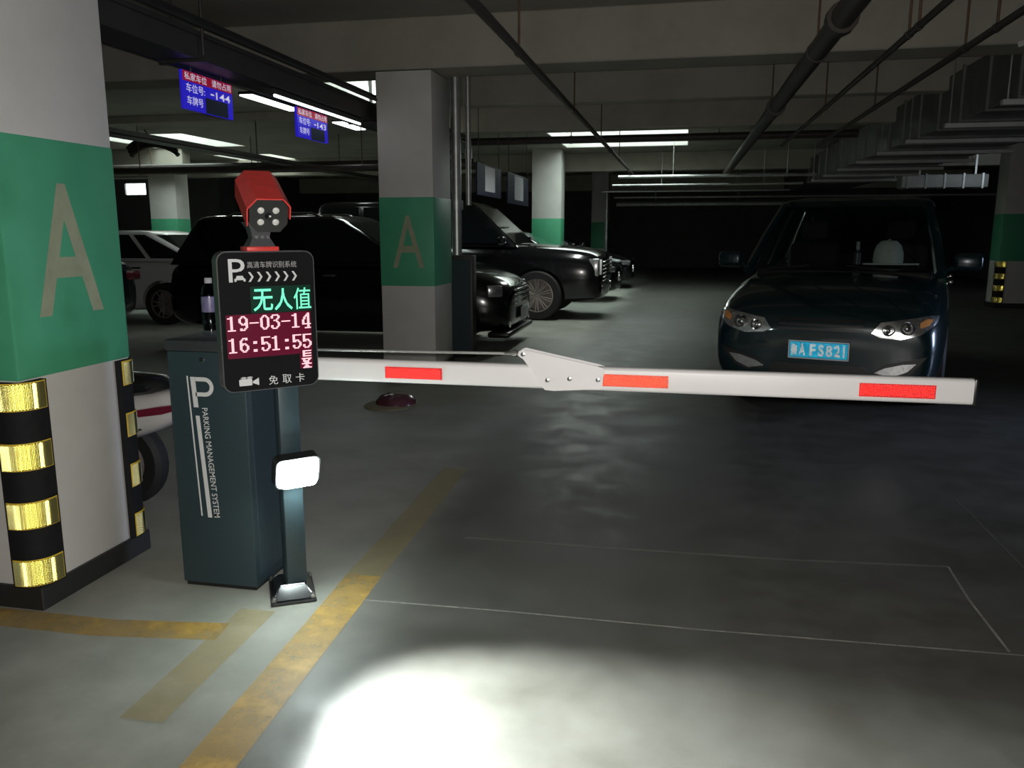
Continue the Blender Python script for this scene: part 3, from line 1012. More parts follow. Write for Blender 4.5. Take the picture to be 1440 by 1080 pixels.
# ------------------------------------------------------------------ hanging parking signs
def sign(label, y0, num, lit=True, ln=0.61, z0=2.205, z1=2.45, x=-3.25):
    s = thing('parking_sign', label, 'sign', (x, y0 + ln / 2, z0))
    part('sign_board', box(BM(), (x - 0.025, y0, z0), (x, y0 + ln, z1), 0.003, seg=1), M['signblue'] if lit else M['navy'], s, world=True, smooth=0)
    H = z1 - z0
    for k in (0.12, ln - 0.12):
        part('hanger_rod', tube(BM(), [(x - 0.012, y0 + k, z1), (x - 0.012, y0 + k, 2.479 if x < -3.1 else ZC)], 0.006, 6), M['tray'], s, world=True)
    if lit:
        part('header_panel', box(BM(), (x, y0 + 0.002, z1 - H * 0.27), (x + 0.001, y0 + ln - 0.002, z1 - 0.002)), M['signred'], s, world=True, smooth=0)

        def put(txt, h, wd, yc, zc, bold=0.006):
            t = text_bm(txt, h, wd, bold=bold)
            t.transform(basis((x + 0.0012, y0 + yc, z0 + zc), (0, 1, 0), (0, 0, 1)))
            part('lettering', t, M['signtext'], s, world=True, smooth=0)
        put('私家车位', H * 0.2, ln * 0.43, ln * 0.25, H * 0.865)
        put('请勿占用', H * 0.2, ln * 0.40, ln * 0.765, H * 0.865)
        put('车位号:', H * 0.235, ln * 0.36, ln * 0.235, H * 0.57)
        put('-', H * 0.045, ln * 0.07, ln * 0.565, H * 0.55, 0.012)
        put(num, H * 0.20, ln * 0.30, ln * 0.79, H * 0.55, 0.012)
        put('车牌号', H * 0.235, ln * 0.31, ln * 0.215, H * 0.24)
        part('number_panel', box(BM(), (x, y0 + ln * 0.42, z0 + 0.001), (x + 0.0015, y0 + ln * 0.88, z0 + H * 0.42)), M['signpatch'], s, world=True, smooth=0)
    else:
        part('paper_notice', box(BM(), (x, y0 + ln * 0.3, z0 + H * 0.15), (x + 0.002, y0 + ln * 0.72, z0 + H * 0.95)), M['frost'], s, world=True, smooth=0)
    return s


sign('blue and red hanging parking sign for space 144 beside the tube lights', 5.06, '144')
sign('blue and red hanging parking sign for space 143 at the pillar edge', 6.70, '143')
sign('dark hanging parking sign with a paper notice, next to the vertical pipes', 11.95, '', lit=False, ln=1.6, z0=1.95, z1=2.42, x=-3.0)
sign('dark hanging parking sign with a paper notice, next to the daylit pillar', 14.1, '', lit=False, ln=1.9, z0=1.9, z1=2.42, x=-3.0)

# ------------------------------------------------------------------ services under the ceiling
def hung_pipe(name, label, cat, pts, r, rods=(), m='pipe_dark', rod_m='pipe_brown', top=ZC, n=10, flanges=()):
    p0 = Vector(pts[0])
    root = thing(name, label, cat, tuple((Vector(pts[0]) + Vector(pts[-1])) / 2))
    part('pipe_run', tube(BM(), pts, r, n), M[m], root, world=True)
    for (x, y) in rods:
        z = p0.z
        tp = top
        part('hanger_rod', tube(BM(), [(x, y, z), (x, y, tp)], 0.009, 6), M[rod_m], root, world=True)
        d = (Vector(pts[-1]) - p0).normalized() * 0.02
        c = Vector((x, y, z))
        part('pipe_clamp', tube(BM(), [c - d, c + d], r + 0.006, n), M[m], root, world=True)
    for f in flanges:
        d = (Vector(pts[-1]) - p0).normalized()
        c = p0 + d * f
        part('pipe_coupling', tube(BM(), [c - d * 0.05, c + d * 0.05], r * 1.35, n), M[m], root, world=True)
    return root


hung_pipe('sprinkler_pipe', 'thin dark sprinkler pipe running along the lane over the boom joint', 'pipe',
          [(-1.29, 0.5, 2.75), (-1.25, 21.0, 2.75)], 0.03, [(-1.285, 6.45), (-1.275, 9.6), (-1.268, 12.6), (-1.26, 16.0)], flanges=(13.7,))
hung_pipe('water_main', 'thick dark pipe running overhead above the teal minivan', 'pipe',
          [(0.955, 0.5, 2.75), (0.885, 21.0, 2.75)], 0.075, [(0.933, 6.9), (0.922, 10.2)], n=14, flanges=(5.4, 9.2))
hung_pipe('sprinkler_pipe', 'thin dark overhead pipe just beyond the thick water main', 'pipe',
          [(1.49, 0.5, 2.75), (1.45, 14.0, 2.75)], 0.024, [(1.473, 6.2), (1.472, 6.45), (1.462, 9.9)])
hung_pipe('sprinkler_pipe', 'thin dark overhead pipe running close to the big air duct', 'pipe',
          [(2.0, 0.5, 2.75), (1.99, 14.0, 2.75)], 0.026, [(1.996, 6.35), (1.995, 7.0), (1.993, 10.0)])
hung_pipe('cross_pipe', 'dark cross pipe passing under the bright skylight opening', 'pipe',
          [(-4.2, 14.7, 2.99), (2.7, 14.7, 2.99)], 0.065, [(0.5, 14.7), (-2.0, 14.7)], n=12)
for i, (lbl, y, z, r, mm, xa, xb) in enumerate((
        ('grey steel pipe crossing high at the dim end of the deck', 18.9, 2.62, 0.035, 'galv', -1.5, 2.7),
        ('slim steel pipe crossing below the high grey pipe', 20.9, 2.55, 0.03, 'galv', -1.8, 2.7),
        ('thin conduit crossing under the beam at the dim end', 23.4, 2.52, 0.03, 'galv', -2.3, 2.7),
        ('shiny thick pipe crossing lowest of all at the dim end', 26.0, 2.26, 0.075, 'galv', -2.1, 6.5),
        ('dark thin pipe crossing just above the shiny thick pipe', 25.0, 2.42, 0.03, 'galv', -2.1, 8.5))):
    hung_pipe('cross_pipe', lbl, 'pipe', [(xa, y, z), (xb, y, z)], r, [(xa + 1.2, y), (xa + 3.6, y)], m=mm, rod_m='galv')
hung_pipe('drop_pipe', 'slim vertical pipe beside the dim dark green pillar', 'pipe', [(-2.22, 24.0, 0.0), (-2.22, 24.0, 2.52)], 0.045, m='galv')
for x, r, lbl, z0 in ((-2.5, 0.055, 'shiny riser pipe next to the letter A pillar', 1.15), (-2.36, 0.03, 'thin riser pipe standing just outside the shiny riser', 1.7)):
    hung_pipe('riser_pipe', lbl, 'pipe', [(x, 9.0, z0), (x, 9.0, ZC)], r, m='galv', n=12, flanges=(0.55,))
part_root = thing('valve_box', 'dark wall-mounted valve box under the riser pipes', 'box', (-2.45, 9.0, 0))
part('box_body', box(BM(), (-2.62, 8.9, 0), (-2.3, 9.08, 1.15), 0.01), M['tray'], part_root, world=True)
part('box_door', box(BM(), (-2.60, 8.892, 0.05), (-2.32, 8.90, 1.10), 0.003, seg=1), M['cab'], part_root, world=True)

# big sheet-metal duct with trapeze hangers
duct = thing('air_duct', 'large ribbed sheet-metal air duct hung along the lane edge', 'duct', (3.6, 14, 2.6))
part('duct_shell', box(BM(), (2.93, 4.0, 2.62), (4.5, 27.0, 3.18), 0.01, seg=1), M['duct'], duct, world=True)
for k in range(22):
    y = 4.4 + k * 0.825
    bm = BM()
    box(bm, (2.905, y, 2.595), (4.525, y + 0.035, 2.62))
    box(bm, (2.905, y, 2.62), (2.93, y + 0.035, 3.2))
    part('duct_flange', bm, M['duct'], duct, world=True, smooth=0)
for k, y in enumerate((5.3, 6.9, 8.5, 10.2, 11.87, 13.5, 15.1, 16.8, 18.5, 20.2)):
    hb = part('hanger_bar', box(BM(), (2.78, y, 2.54), (4.62, y + 0.07, 2.59), 0.004, seg=1), M['bar'], duct, world=True)
    part('hanger_rod', tube(BM(), [(2.83, y + 0.035, 2.55), (2.83, y + 0.035, ZC)], 0.008, 6), M['galv'], duct, world=True)
    part('hanger_rod', tube(BM(), [(4.58, y + 0.035, 2.55), (4.58, y + 0.035, ZC)], 0.008, 6), M['galv'], duct, world=True)
for i, (x, y, z, lbl) in enumerate(((2.55, 7.4, 2.86, 'pale tag plate clipped high on a hanger beside the duct, larger one'), (2.75, 6.3, 2.9, 'small pale tag plate clipped beside the duct near the beam'))):
    r_ = thing('cable_tag', lbl, 'tag', (x, y, z))
    bm = BM()
    box(bm, (-0.07, -0.004, -0.022), (0.07, 0.004, 0.022), 0.003, Matrix.Rotation(R(-18), 4, 'Y'), 1)
    part('tag_plate', bm, M['bar'], r_)
    part('tag_wire', tube(BM(), [(0.0, 0.0, 0.02), (0.03, 0.0, ZC - z if y < 7.83 else 0.3)], 0.004, 6), M['tray'], r_)
# small daylit duct stub beyond the minivan
st = thing('flexible_duct', 'pale daylit duct crossing beyond the teal minivan', 'duct', (5.4, 21, 2.6))
bm = BM()
box(bm, (4.9, 21.0, 2.42), (6.75, 21.5, 2.72), 0.03)
part('duct_shell', bm, M['bar'], st, world=True)
for k in range(5):
    part('duct_flange', box(BM(), (5.0 + k * 0.4, 20.98, 2.40), (5.04 + k * 0.4, 21.52, 2.74)), M['galv'], st, world=True)
part('hanger_strap', box(BM(), (5.3, 21.2, 2.7), (5.34, 21.22, ZC)), M['galv'], st, world=True)
part('hanger_strap', box(BM(), (6.5, 21.2, 2.7), (6.54, 21.22, ZC)), M['galv'], st, world=True)
light('duct_light', 'AREA', (7.2, 19.2, 2.9), (5.6, 21, 2.55), 5, (0.8, 0.92, 1), shape='RECTANGLE', size=0.8, size_y=0.4)  # area light set close to the pale duct and aimed at it

# cable trays on the parked-car side
def tray(label, x, z, y0, y1, wid=0.22):
    root = thing('cable_tray', label, 'cable tray', (x, (y0 + y1) / 2, z))
    bm = BM()
    box(bm, (x - wid / 2, y0, z), (x + wid / 2, y1, z + 0.01))
    for sx in (-wid / 2, wid / 2 - 0.01):
        box(bm, (x + sx, y0, z), (x + sx + 0.01, y1, z + 0.07))
    part('tray_channel', bm, M['tray'], root, world=True, smooth=0)
    for k in range(3):
        part('cable', tube(BM(), [(x - 0.06 + 0.05 * k, y0, z + 0.03), (x - 0.06 + 0.05 * k, y1, z + 0.03)], 0.014, 6), M['cable'], root, world=True)
    for y in (y0 + 0.6, (y0 + y1) / 2, y1 - 0.6):
        part('hanger_rod', tube(BM(), [(x, y, z + 0.01), (x, y, ZC)], 0.007, 6), M['tray'], root, world=True)
    return root


tray('dark cable tray running over the blue parking signs', -3.75, 2.72, 1.0, 10.5)
tray('dark cable tray further over the parked black wagon', -7.2, 2.62, 6.0, 20.5, 0.3)
tk = thing('cable_trunking', 'dark rectangular cable trunking running over the two lit blue signs', 'trunking', (-3.175, 4, 2.48))
part('trunking_body', box(BM(), (-3.30, -1.0, 2.48), (-3.05, 11.5, 2.62), 0.004, seg=1), M['tray'], tk, world=True)
part('trunking_lid', box(BM(), (-3.31, -1.0, 2.62), (-3.04, 11.5, 2.65), 0.004, seg=1), M['tray'], tk, world=True)
for y in (1.2, 3.15, 4.95, 8.0, 9.6, 11.0):
    part('hanger_rod', tube(BM(), [(-3.02, y, 2.50), (-3.02, y, ZC)], 0.009, 6), M['tray'], tk, world=True)
    part('hanger_bar', box(BM(), (-3.33, y - 0.015, 2.462), (-3.0, y + 0.015, 2.48)), M['tray'], tk, world=True)
for q, (x, z) in enumerate(((-3.0, 2.70), (-2.97, 2.66), (-3.35, 2.50))):
    part('cable', tube(BM(), [(x, -1.0, z), (x, 11.5, z)], 0.016, 6), M['cable'], tk, world=True)
# curved cable bundle in front of the far skylight
cb = thing('cable_bundle', 'humped black cable bundle hanging before the far bright skylight', 'cable', (-10.0, 15.0, 2.9))
pts = [Vector((-10.95 + 0.07 * k, 15.0, 3.04 + 0.20 * math.sin(math.pi * k / 15) ** 0.7)) for k in range(16)]
for q in range(3):
    part('cable', tube(BM(), [p + Vector((0.03 * q, 0, -0.07 * q)) for p in pts], 0.045, 8), M['cable'], cb, world=True)
part('cable_hook', tube(BM(), [(-10.4, 15.0, 3.2), (-10.55, 15.0, ZC)], 0.012, 6), M['tray'], cb, world=True)
for lbl, z, y, x0_, x1_, r in (('dark pipe crossing below the far skylights over parked cars', 2.80, 16.5, -13.5, -4.2, 0.07),
                              ('dark lower pipe crossing over the parked cars toward the pillar', 2.52, 14.0, -12.0, -3.4, 0.06)):
    hung_pipe('cross_pipe', lbl, 'pipe', [(x0_, y, z), (x1_, y, z)], r, [(x0_ + 2, y), (x0_ + 4.4, y), (x0_ + 6.4, y)])

# tube lights and ceiling panels
def tube_light(label, x, y0, y1, z, wid):
    root = thing('tube_light', label, 'light', (x, (y0 + y1) / 2, z))
    part('lamp_body', box(BM(), (x - wid / 2 - 0.01, y0, z), (x + wid / 2 + 0.01, y1, z + 0.04), 0.004, seg=1), M['tray'], root, world=True)
    part('lamp_tube', box(BM(), (x - wid / 2, y0 + 0.02, z - 0.02), (x + wid / 2, y1 - 0.02, z + 0.002), 0.006, seg=2), M['tube'], root, world=True)
    for y in (y0 + 0.2, y1 - 0.2):
        top = z + 0.042 if z < 2.6 else ZC
        part('hanger_rod', tube(BM(), [(x, y, z + 0.03), (x, y, top)], 0.006, 6), M['tray'], root, world=True)
    return root


tube_light('thin tube light under the trunking, between the two blue signs', -3.10, 6.0, 7.75, 2.437, 0.018)
tube_light('wide bright light strip on the ceiling above the black wagon', -6.08, 10.95, 12.5, 3.3, 0.2)
tube_light('bright light strip on the ceiling behind the 143 sign', -6.0, 13.9, 15.0, 3.3, 0.2)

# ------------------------------------------------------------------ vehicles
def loft_body(stations, sub=2):
    """stations from tail to nose: (x, half_width, z_bottom, z_shoulder, z_top)"""
    bm = BM()
    rings = []
    for (x, w_, zb, zs, zt) in stations:
        half = [(0.0, zb), (0.80 * w_, zb), (0.95 * w_, zb + 0.05), (1.0 * w_, zb + 0.45 * (zs - zb)), (0.985 * w_, zs), (0.86 * w_, zt - 0.01), (0.45 * w_, zt + 0.018), (0.0, zt + 0.026)]
        pts = half + [(-y, z) for y, z in half[-2:0:-1]]
        rings.append([bm.verts.new((x, y, z)) for y, z in pts])
    n = len(rings[0])
    for a, b in zip(rings, rings[1:]):
        for k in range(n):
            bm.faces.new((a[k], a[(k + 1) % n], b[(k + 1) % n], b[k]))
    for ring in (rings[0], rings[-1]):
        m_ = n // 2
        for k in range(m_):                     # cap with quads between mirrored points
            i0, i1, j0, j1 = k, k + 1, (n - k) % n, (n - k - 1) % n
            vs = []
            for q in (ring[i0], ring[i1], ring[j1], ring[j0]):
                if q not in vs:
                    vs.append(q)
            if len(vs) >= 3:
                try:
                    bm.faces.new(vs)
                except ValueError:
                    pass
    bmesh.ops.recalc_face_normals(bm, faces=bm.faces)
    me = bpy.data.meshes.new('b')
    bm.to_mesh(me)
    bm.free()
    return me


def eval_mesh(me, mods, cutter=None):
    o = bpy.data.objects.new('tmp', me)
    COL.objects.link(o)
    c = None
    for kind, kw in mods:
        md = o.modifiers.new('m', kind)
        for k, v in kw.items():
            setattr(md, k, v)
    if cutter is not None:
        c = bpy.data.objects.new('cut', cutter)
        COL.objects.link(c)
        md = o.modifiers.new('b', 'BOOLEAN')
        md.operation = 'DIFFERENCE'
        md.solver = 'EXACT'
        md.object = c
    dg = bpy.context.evaluated_depsgraph_get()
    out = bpy.data.meshes.new_from_object(o.evaluated_get(dg))
    bpy.data.objects.remove(o)
    if c:
        bpy.data.objects.remove(c)
        bpy.data.meshes.remove(cutter)
    bpy.data.meshes.remove(me)
    return out


def wheel_meshes(r, wd, spokes, key, cache={}):
    if key in cache:
        return cache[key]
    bm = BM()
    ri = r * 0.68
    prof = [(ri, -wd / 2), (r * 0.93, -wd / 2), (r * 0.985, -wd * 0.42), (r, -wd * 0.25), (r, wd * 0.25), (r * 0.985, wd * 0.42), (r * 0.93, wd / 2), (ri, wd / 2), (ri, -wd / 2)]
    lathe(bm, prof, 32)
    finish(bm)
    tyre = bpy.data.meshes.new('tyre')
    bm.to_mesh(tyre)
    bm.free()
    tyre.materials.append(M['tyre'])
    bm = BM()
    lathe(bm, [(ri, -wd * 0.4), (ri, wd * 0.45), (ri * 0.93, wd * 0.47), (ri * 0.9, wd * 0.36), (ri * 0.9, -wd * 0.2), (0, -wd * 0.2)], 32)
    lathe(bm, [(0, wd * 0.42), (r * 0.1, wd * 0.40), (r * 0.11, wd * 0.2)], 12)
    for k in range(spokes):
        a = 2 * math.pi * k / spokes
        for da in (-0.10, 0.10):
            d0, d1 = Vector((math.cos(a + da), math.sin(a + da), 0)), Vector((math.cos(a + da * 2.2), math.sin(a + da * 2.2), 0))
            tube(bm, [d0 * r * 0.09 + Vector((0, 0, wd * 0.36)), d1 * ri * 0.93 + Vector((0, 0, wd * 0.42))], [r * 0.04, r * 0.032], 5)
    finish(bm)
    for f in bm.faces:
        f.material_index = 1 if len(f.verts) == 4 and f.calc_center_median().z < wd * 0.3 and f.calc_area() > 1e-5 else 0
    rim = bpy.data.meshes.new('rim')
    bm.to_mesh(rim)
    bm.free()
    rim.materials.append(M['rim'])
    rim.materials.append(M['tyre'])
    cache[key] = (tyre, rim)
    return cache[key]


def number_plate(root, txt, pos, rz_dir, m='plate', wid=0.44, hgt=0.14, retro_on=False, local=True, txt_on=True):
    """plate facing local direction rz_dir (+1 nose, -1 tail); pos local"""
    n = Vector((rz_dir, 0, 0))
    u = Vector((0, rz_dir, 0))
    v = Vector((0, 0, 1))
    o = Vector(pos)
    bm = prism(BM(), rrect(-wid / 2, -hgt / 2, wid / 2, hgt / 2, 0.01, 3), o, u, v, n, 0.006)
    pl = part('number_plate', bm, M['plateedge'] if retro_on else M[m], root, smooth=0, label='blue number plate with white characters' if txt_on else None)
    if retro_on:
        bm = prism(BM(), rrect(-wid / 2 + 0.007, -hgt / 2 + 0.007, wid / 2 - 0.007, hgt / 2 - 0.007, 0.008, 3), o + n * 0.006, u, v, n, 0.0006)
        part('plate_field', bm, M['plate'], pl, smooth=0)
        U, V = wid - 0.018, hgt - 0.018
        from mathutils.bvhtree import BVHTree
        inks = []
        for ch, x, wd in txt:
            t = text_bm(ch, 0.092 * hgt / 0.14, wd, bold=0.03)
            t.transform(Matrix.Translation((x, 0, 0)))
            inks.append(BVHTree.FromBMesh(t))
            t.free()

        def inked(a, b):
            q = Vector((a - U / 2, b - V / 2, 1.0))
            return any(t_.ray_cast(q, Vector((0, 0, -1)))[0] is not None for t_ in inks)
        place = lambda a, b, h: o + u * (a - U / 2) + v * (b - V / 2) + n * (0.0068 + h)
        part('prism_sheet', retro_bm(place, U, V, 0.0042, lambda a, b: not inked(a, b)), M['pr_blue'], pl, smooth=0, recalc=False)
        part('plate_lettering', retro_bm(place, U, V, 0.0042, inked), M['pr_white'], pl, smooth=0, recalc=False)
        edge = []
        for (x0, y0, x1, y1) in ((-wid / 2, hgt / 2 - 0.008, wid / 2, hgt / 2), (-wid / 2, -hgt / 2, wid / 2, -hgt / 2 + 0.008),
                                 (-wid / 2, -hgt / 2, -wid / 2 + 0.008, hgt / 2), (wid / 2 - 0.008, -hgt / 2, wid / 2, hgt / 2)):
            edge.append((x0, y0, x1, y1))
        bm = BM()
        for e in edge:
            prism(bm, [(e[0], e[1]), (e[2], e[1]), (e[2], e[3]), (e[0], e[3])], o, u, v, n, 0.012)
        part('plate_border', bm, M['plateedge'], pl, smooth=0)
    if txt_on and not retro_on:
        off = 0.0065
        for ch, x, wd in txt:
            t = text_bm(ch, 0.092 * hgt / 0.14, wd, extrude=0.0008, bold=0.012)
            t.transform(basis(o + u * x + n * off, u, v))
            part('plate_lettering', t, M['plateedge'], pl, smooth=0)
    return pl


def car(name, label, nose, rz, L, W, paint, prof, cab, wheels, r_w=0.33, spokes=5, open_cabin=False, lamps=None, tails=None, extras=True,
        mirrors=True, rails=False, handles=True, cat='car', grille=None, splits=(0.0, 0.36, 0.72, 1.0), glass='autoglass'):
    """local x forward, origin on the ground under the nose tip; the body runs to x = -L"""
    root = thing(name, label, cat, (nose[0], nose[1], 0), rz)
    hw = W / 2
    me = loft_body([(x, hw * f, zb, zs, zt) for x, f, zb, zs, zt in prof])
    cut = BM()
    for x in wheels:
        for s in (-1, 1):
            lathe(cut, [(0, -0.16), (r_w * 1.12, -0.16), (r_w * 1.12, 0.16), (0, 0.16)], 28,
                  Matrix.Translation((x, s * (hw - 0.08), r_w)) @ Matrix.Rotation(R(90), 4, 'X'))
    bmesh.ops.recalc_face_normals(cut, faces=cut.faces)
    cm = bpy.data.meshes.new('c')
    cut.to_mesh(cm)
    cut.free()
    me = eval_mesh(me, [('SUBSURF', dict(levels=2, render_levels=2))], cm)
    me.materials.clear()
    bm = BM()
    bm.from_mesh(me)
    bpy.data.meshes.remove(me)
    body = part('body', bm, M[paint], root, smooth=40)
    # cabin levels
    zb, zr, f0, f1, b0, b1, wb, wt = cab     # belt z, roof z, front x at belt/roof, back x at belt/roof, half widths

    def lev(v):
        q = max(0.0, min(1.0, v))
        e = q ** 1.25
        return (f0 + (f1 - f0) * q, b0 + (b1 - b0) * q, wb + (wt - wb) * e, zb + (zr - zb) * q)

    def ring(bm, v, inset=0.0, zadd=0.0):
        fx, bx, hwv, z = lev(v)
        return [bm.verts.new((x, y, z + zadd)) for x, y in rrect(bx + inset, -hwv + inset, fx - inset, hwv - inset, 0.10, 4)]

    def wall(bm, rings):
        n = len(rings[0])
        for a, b in zip(rings, rings[1:]):
            for k in range(n):
                bm.faces.new((a[k], a[(k + 1) % n], b[(k + 1) % n], b[k]))
    bm = BM()
    if not open_cabin:
        rings = [ring(bm, -0.02 if k == 0 else v) for k, v in enumerate((0, 0.3, 0.6, 0.9))] + [ring(bm, 0.98, 0.035), ring(bm, 1.0, 0.14, 0.012)]
        wall(bm, rings)
        bm.faces.new(rings[-1])
        part('cabin', bm, M[paint], root, smooth=45)
    else:
        rings = [ring(bm, 0.86), ring(bm, 0.93), ring(bm, 0.98, 0.035), ring(bm, 1.0, 0.16, 0.014)]
        wall(bm, rings)
        bm.faces.new(rings[-1])
        r2 = [ring(bm, 0.86, 0.05), ring(bm, 0.95, 0.08)]
        wall(bm, [rings[0], r2[0], r2[1]])
        bm.faces.new(r2[1])
        part('roof', bm, M[paint], root, smooth=45)
        for s in (-1, 1):
            for (fa, wd) in ((0.0, 0.09), (splits[1], 0.09), (splits[2], 0.1), (1.0, 0.12)):
                bm = BM()
                pts = []
                for v in (0.0, 0.45, 0.88):
                    fx, bx, hwv, z = lev(v)
                    x = fx + (bx - fx) * fa + (-0.05 if fa == 0 else (0.06 if fa == 1 else 0))
                    pts.append((x, s * (hwv - 0.045), z))
                tube(bm, pts, wd / 2, 8)
                part('window_pillar', bm, M[paint], root)

    def pane(nm, cs, mt):
        bm = BM()
        c = [Vector(p) for p in cs]
        n = (c[1] - c[0]).cross(c[3] - c[0]).normalized()
        a = [bm.verts.new(p) for p in c]
        b = [bm.verts.new(p - n * 0.006) for p in c]
        bm.faces.new(a); bm.faces.new(b[::-1])
        for k in range(4):
            bm.faces.new((a[k], b[k], b[(k + 1) % 4], a[(k + 1) % 4]))
        return part(nm, bm, M[mt], root, smooth=0)
    fa, ba, wa, za = lev(0.05)
    ft, bt, wt_, zt_ = lev(0.88)
    g = 'tint' if open_cabin else glass
    o_ = 0.012
    pane('windscreen', [(fa + o_, -wa + 0.07, za), (fa + o_, wa - 0.07, za), (ft + o_, wt_ - 0.08, zt_), (ft + o_, -wt_ + 0.08, zt_)], g)
    pane('rear_window', [(ba - o_, wa - 0.09, za), (ba - o_, -wa + 0.09, za), (bt - o_, -wt_ + 0.09, zt_), (bt - o_, wt_ - 0.09, zt_)], glass)
    for s in (-1, 1):
        for k in range(len(splits) - 1):
            q0, q1 = splits[k], splits[k + 1]
            ea, eb = (0.10 if k == 0 else 0.04), (0.12 if k == len(splits) - 2 else 0.04)
            xa0, xa1 = fa + (ba - fa) * q0 - ea, fa + (ba - fa) * q1 + eb
            xt0, xt1 = ft + (bt - ft) * q0 - ea, ft + (bt - ft) * q1 + eb
            cs = [(xa1, s * (wa + o_), za + 0.02), (xa0, s * (wa + o_), za + 0.02), (xt0, s * (wt_ + o_), zt_), (xt1, s * (wt_ + o_), zt_)]
            pane('side_window', cs if s < 0 else [cs[1], cs[0], cs[3], cs[2]], g if open_cabin else glass)
            if handles and k < 2:
                hx = xa1 + 0.13
                part('door_handle', box(BM(), (hx - 0.08, s * (hw * 0.975) - 0.02, zb - 0.12), (hx + 0.08, s * (hw * 0.975) + 0.02, zb - 0.09), 0.008), M['chrome'], root)
    for x in wheels:
        for s in (-1, 1):
            ty, rm = wheel_meshes(r_w, 0.22, spokes, (r_w, spokes))
            wh = link('wheel', ty, None, root)
            wh.location = (x, s * (hw - 0.12), r_w)
            wh.rotation_euler = (R(90) if s < 0 else R(-90), 0, 0)
            link('rim', rm, None, wh)
    if mirrors:
        for s in (-1, 1):
            bm = BM()
            box(bm, (-0.06, -0.11, -0.07), (0.06, 0.11, 0.07), 0.04, Matrix.Translation((f0 - 0.22 + mirrors_dx.get(name, 0), s * (hw + 0.09), zb + 0.10)), 3)
            mo = part('wing_mirror', bm, M[paint], root)
            part('mirror_stalk', tube(BM(), [(f0 - 0.2 + mirrors_dx.get(name, 0), s * (hw - 0.08), zb + 0.03), (f0 - 0.21 + mirrors_dx.get(name, 0), s * (hw + 0.04), zb + 0.07)], 0.022, 6), M[paint], mo)
    if rails:
        for s in (-1, 1):
            zz = zr + 0.035
            fx, bx, hwv, z = lev(0.97)
            part('roof_rail', tube(BM(), [(fx - 0.25, s * (hwv - 0.1), zr - 0.02), (fx - 0.40, s * (hwv - 0.1), zz), (bx + 0.5, s * (hwv - 0.1), zz), (bx + 0.32, s * (hwv - 0.1), zr - 0.02)], 0.014, 8), M['chrome'], root)
    return root


mirrors_dx = {}

def decal(root, name, poly, m, off=0.012, sign=1, x_far=0.5, label=None, parent=None, thick=0.02, smooth=60):
    """a lamp, grille or trim shell: the (y, z) outline laid onto the body's own front surface"""
    from mathutils.bvhtree import BVHTree
    body = next(c for c in root.children if c.name.split('.')[0] == 'body')
    bb = bmesh.new()
    bb.from_mesh(body.data)
    tree = BVHTree.FromBMesh(bb)
    bb.free()
    bm = BM()
    f = bm.faces.new([bm.verts.new((0, y, z)) for y, z in poly])
    bmesh.ops.triangulate(bm, faces=[f])
    bmesh.ops.subdivide_edges(bm, edges=bm.edges[:], cuts=2, use_grid_fill=True)
    bmesh.ops.triangulate(bm, faces=bm.faces[:])
    for v in bm.verts:
        hit = tree.ray_cast(Vector((x_far, v.co.y, v.co.z)), Vector((-1, 0, 0)))
        v.co.x = (hit[0].x if hit[0] is not None and hit[0].x > -0.9 else -0.4) + off
    ret = bmesh.ops.extrude_face_region(bm, geom=bm.faces[:])
    for v in [g for g in ret['geom'] if isinstance(g, bmesh.types.BMVert)]:
        v.co.x -= thick
    return part(name, bm, M[m], parent or root, smooth=smooth, label=label)


def surf_x(root, y, z):
    from mathutils.bvhtree import BVHTree
    body = next(c for c in root.children if c.name.split('.')[0] == 'body')
    bb = bmesh.new()
    bb.from_mesh(body.data)
    h = BVHTree.FromBMesh(bb).ray_cast(Vector((1, y, z)), Vector((-1, 0, 0)))
    bb.free()
    return h[0].x if h[0] is not None else 0.0


# --- black wagon parked across behind the pillar
SUVP = [(-4.45, 0.80, 0.34, 0.78, 0.95), (-4.38, 0.93, 0.26, 0.82, 1.02), (-4.0, 1.0, 0.20, 0.90, 1.06), (-3.0, 1.0, 0.18, 0.90, 1.07), (-1.7, 1.0, 0.18, 0.89, 1.05),
        (-1.2, 0.995, 0.19, 0.87, 1.03), (-0.6, 0.98, 0.20, 0.80, 0.97), (-0.2, 0.92, 0.22, 0.72, 0.88), (-0.02, 0.80, 0.26, 0.62, 0.78), (0.02, 0.72, 0.34, 0.56, 0.70)]
wag = car('station_wagon', 'black station wagon with bright roof rails behind the lit display', (-2.0, 10.15), 0.0, 4.5, 1.82, 'blackcar', SUVP,
          (1.00, 1.60, -1.15, -2.15, -4.38, -4.05, 0.84, 0.63), (-0.9, -3.6), 0.33, 5, rails=True)
for s in (-1, 1):
    bm = BM()
    box(bm, (-0.16, -0.16, -0.07), (0.03, 0.16, 0.07), 0.03, Matrix.Translation((-0.16, s * 0.62, 0.72)) @ Matrix.Rotation(R(-s * 28), 4, 'Z'), 2)
    part('headlight', bm, M['lampglass'], wag)
bm = BM()
for k in range(4):
    box(bm, (-0.06, -0.42, 0.54 + k * 0.055), (0.035, 0.42, 0.565 + k * 0.055), 0.008)
part('grille', bm, M['chrome'], wag)
part('bumper_lip', box(BM(), (-0.25, -0.78, 0.17), (0.02, 0.78, 0.24), 0.03), M['black'], wag)
number_plate(wag, [], (0.05, 0, 0.42), 1, m='frost', txt_on=False)
for s in (-1, 1):
    part('fog_light', lathe(BM(), [(0, 0.02), (0.05, 0.015), (0.055, 0)], 12, Matrix.Translation((-0.02, s * 0.6, 0.33)) @ Matrix.Rotation(R(90), 4, 'Y')), M['chrome'], wag)

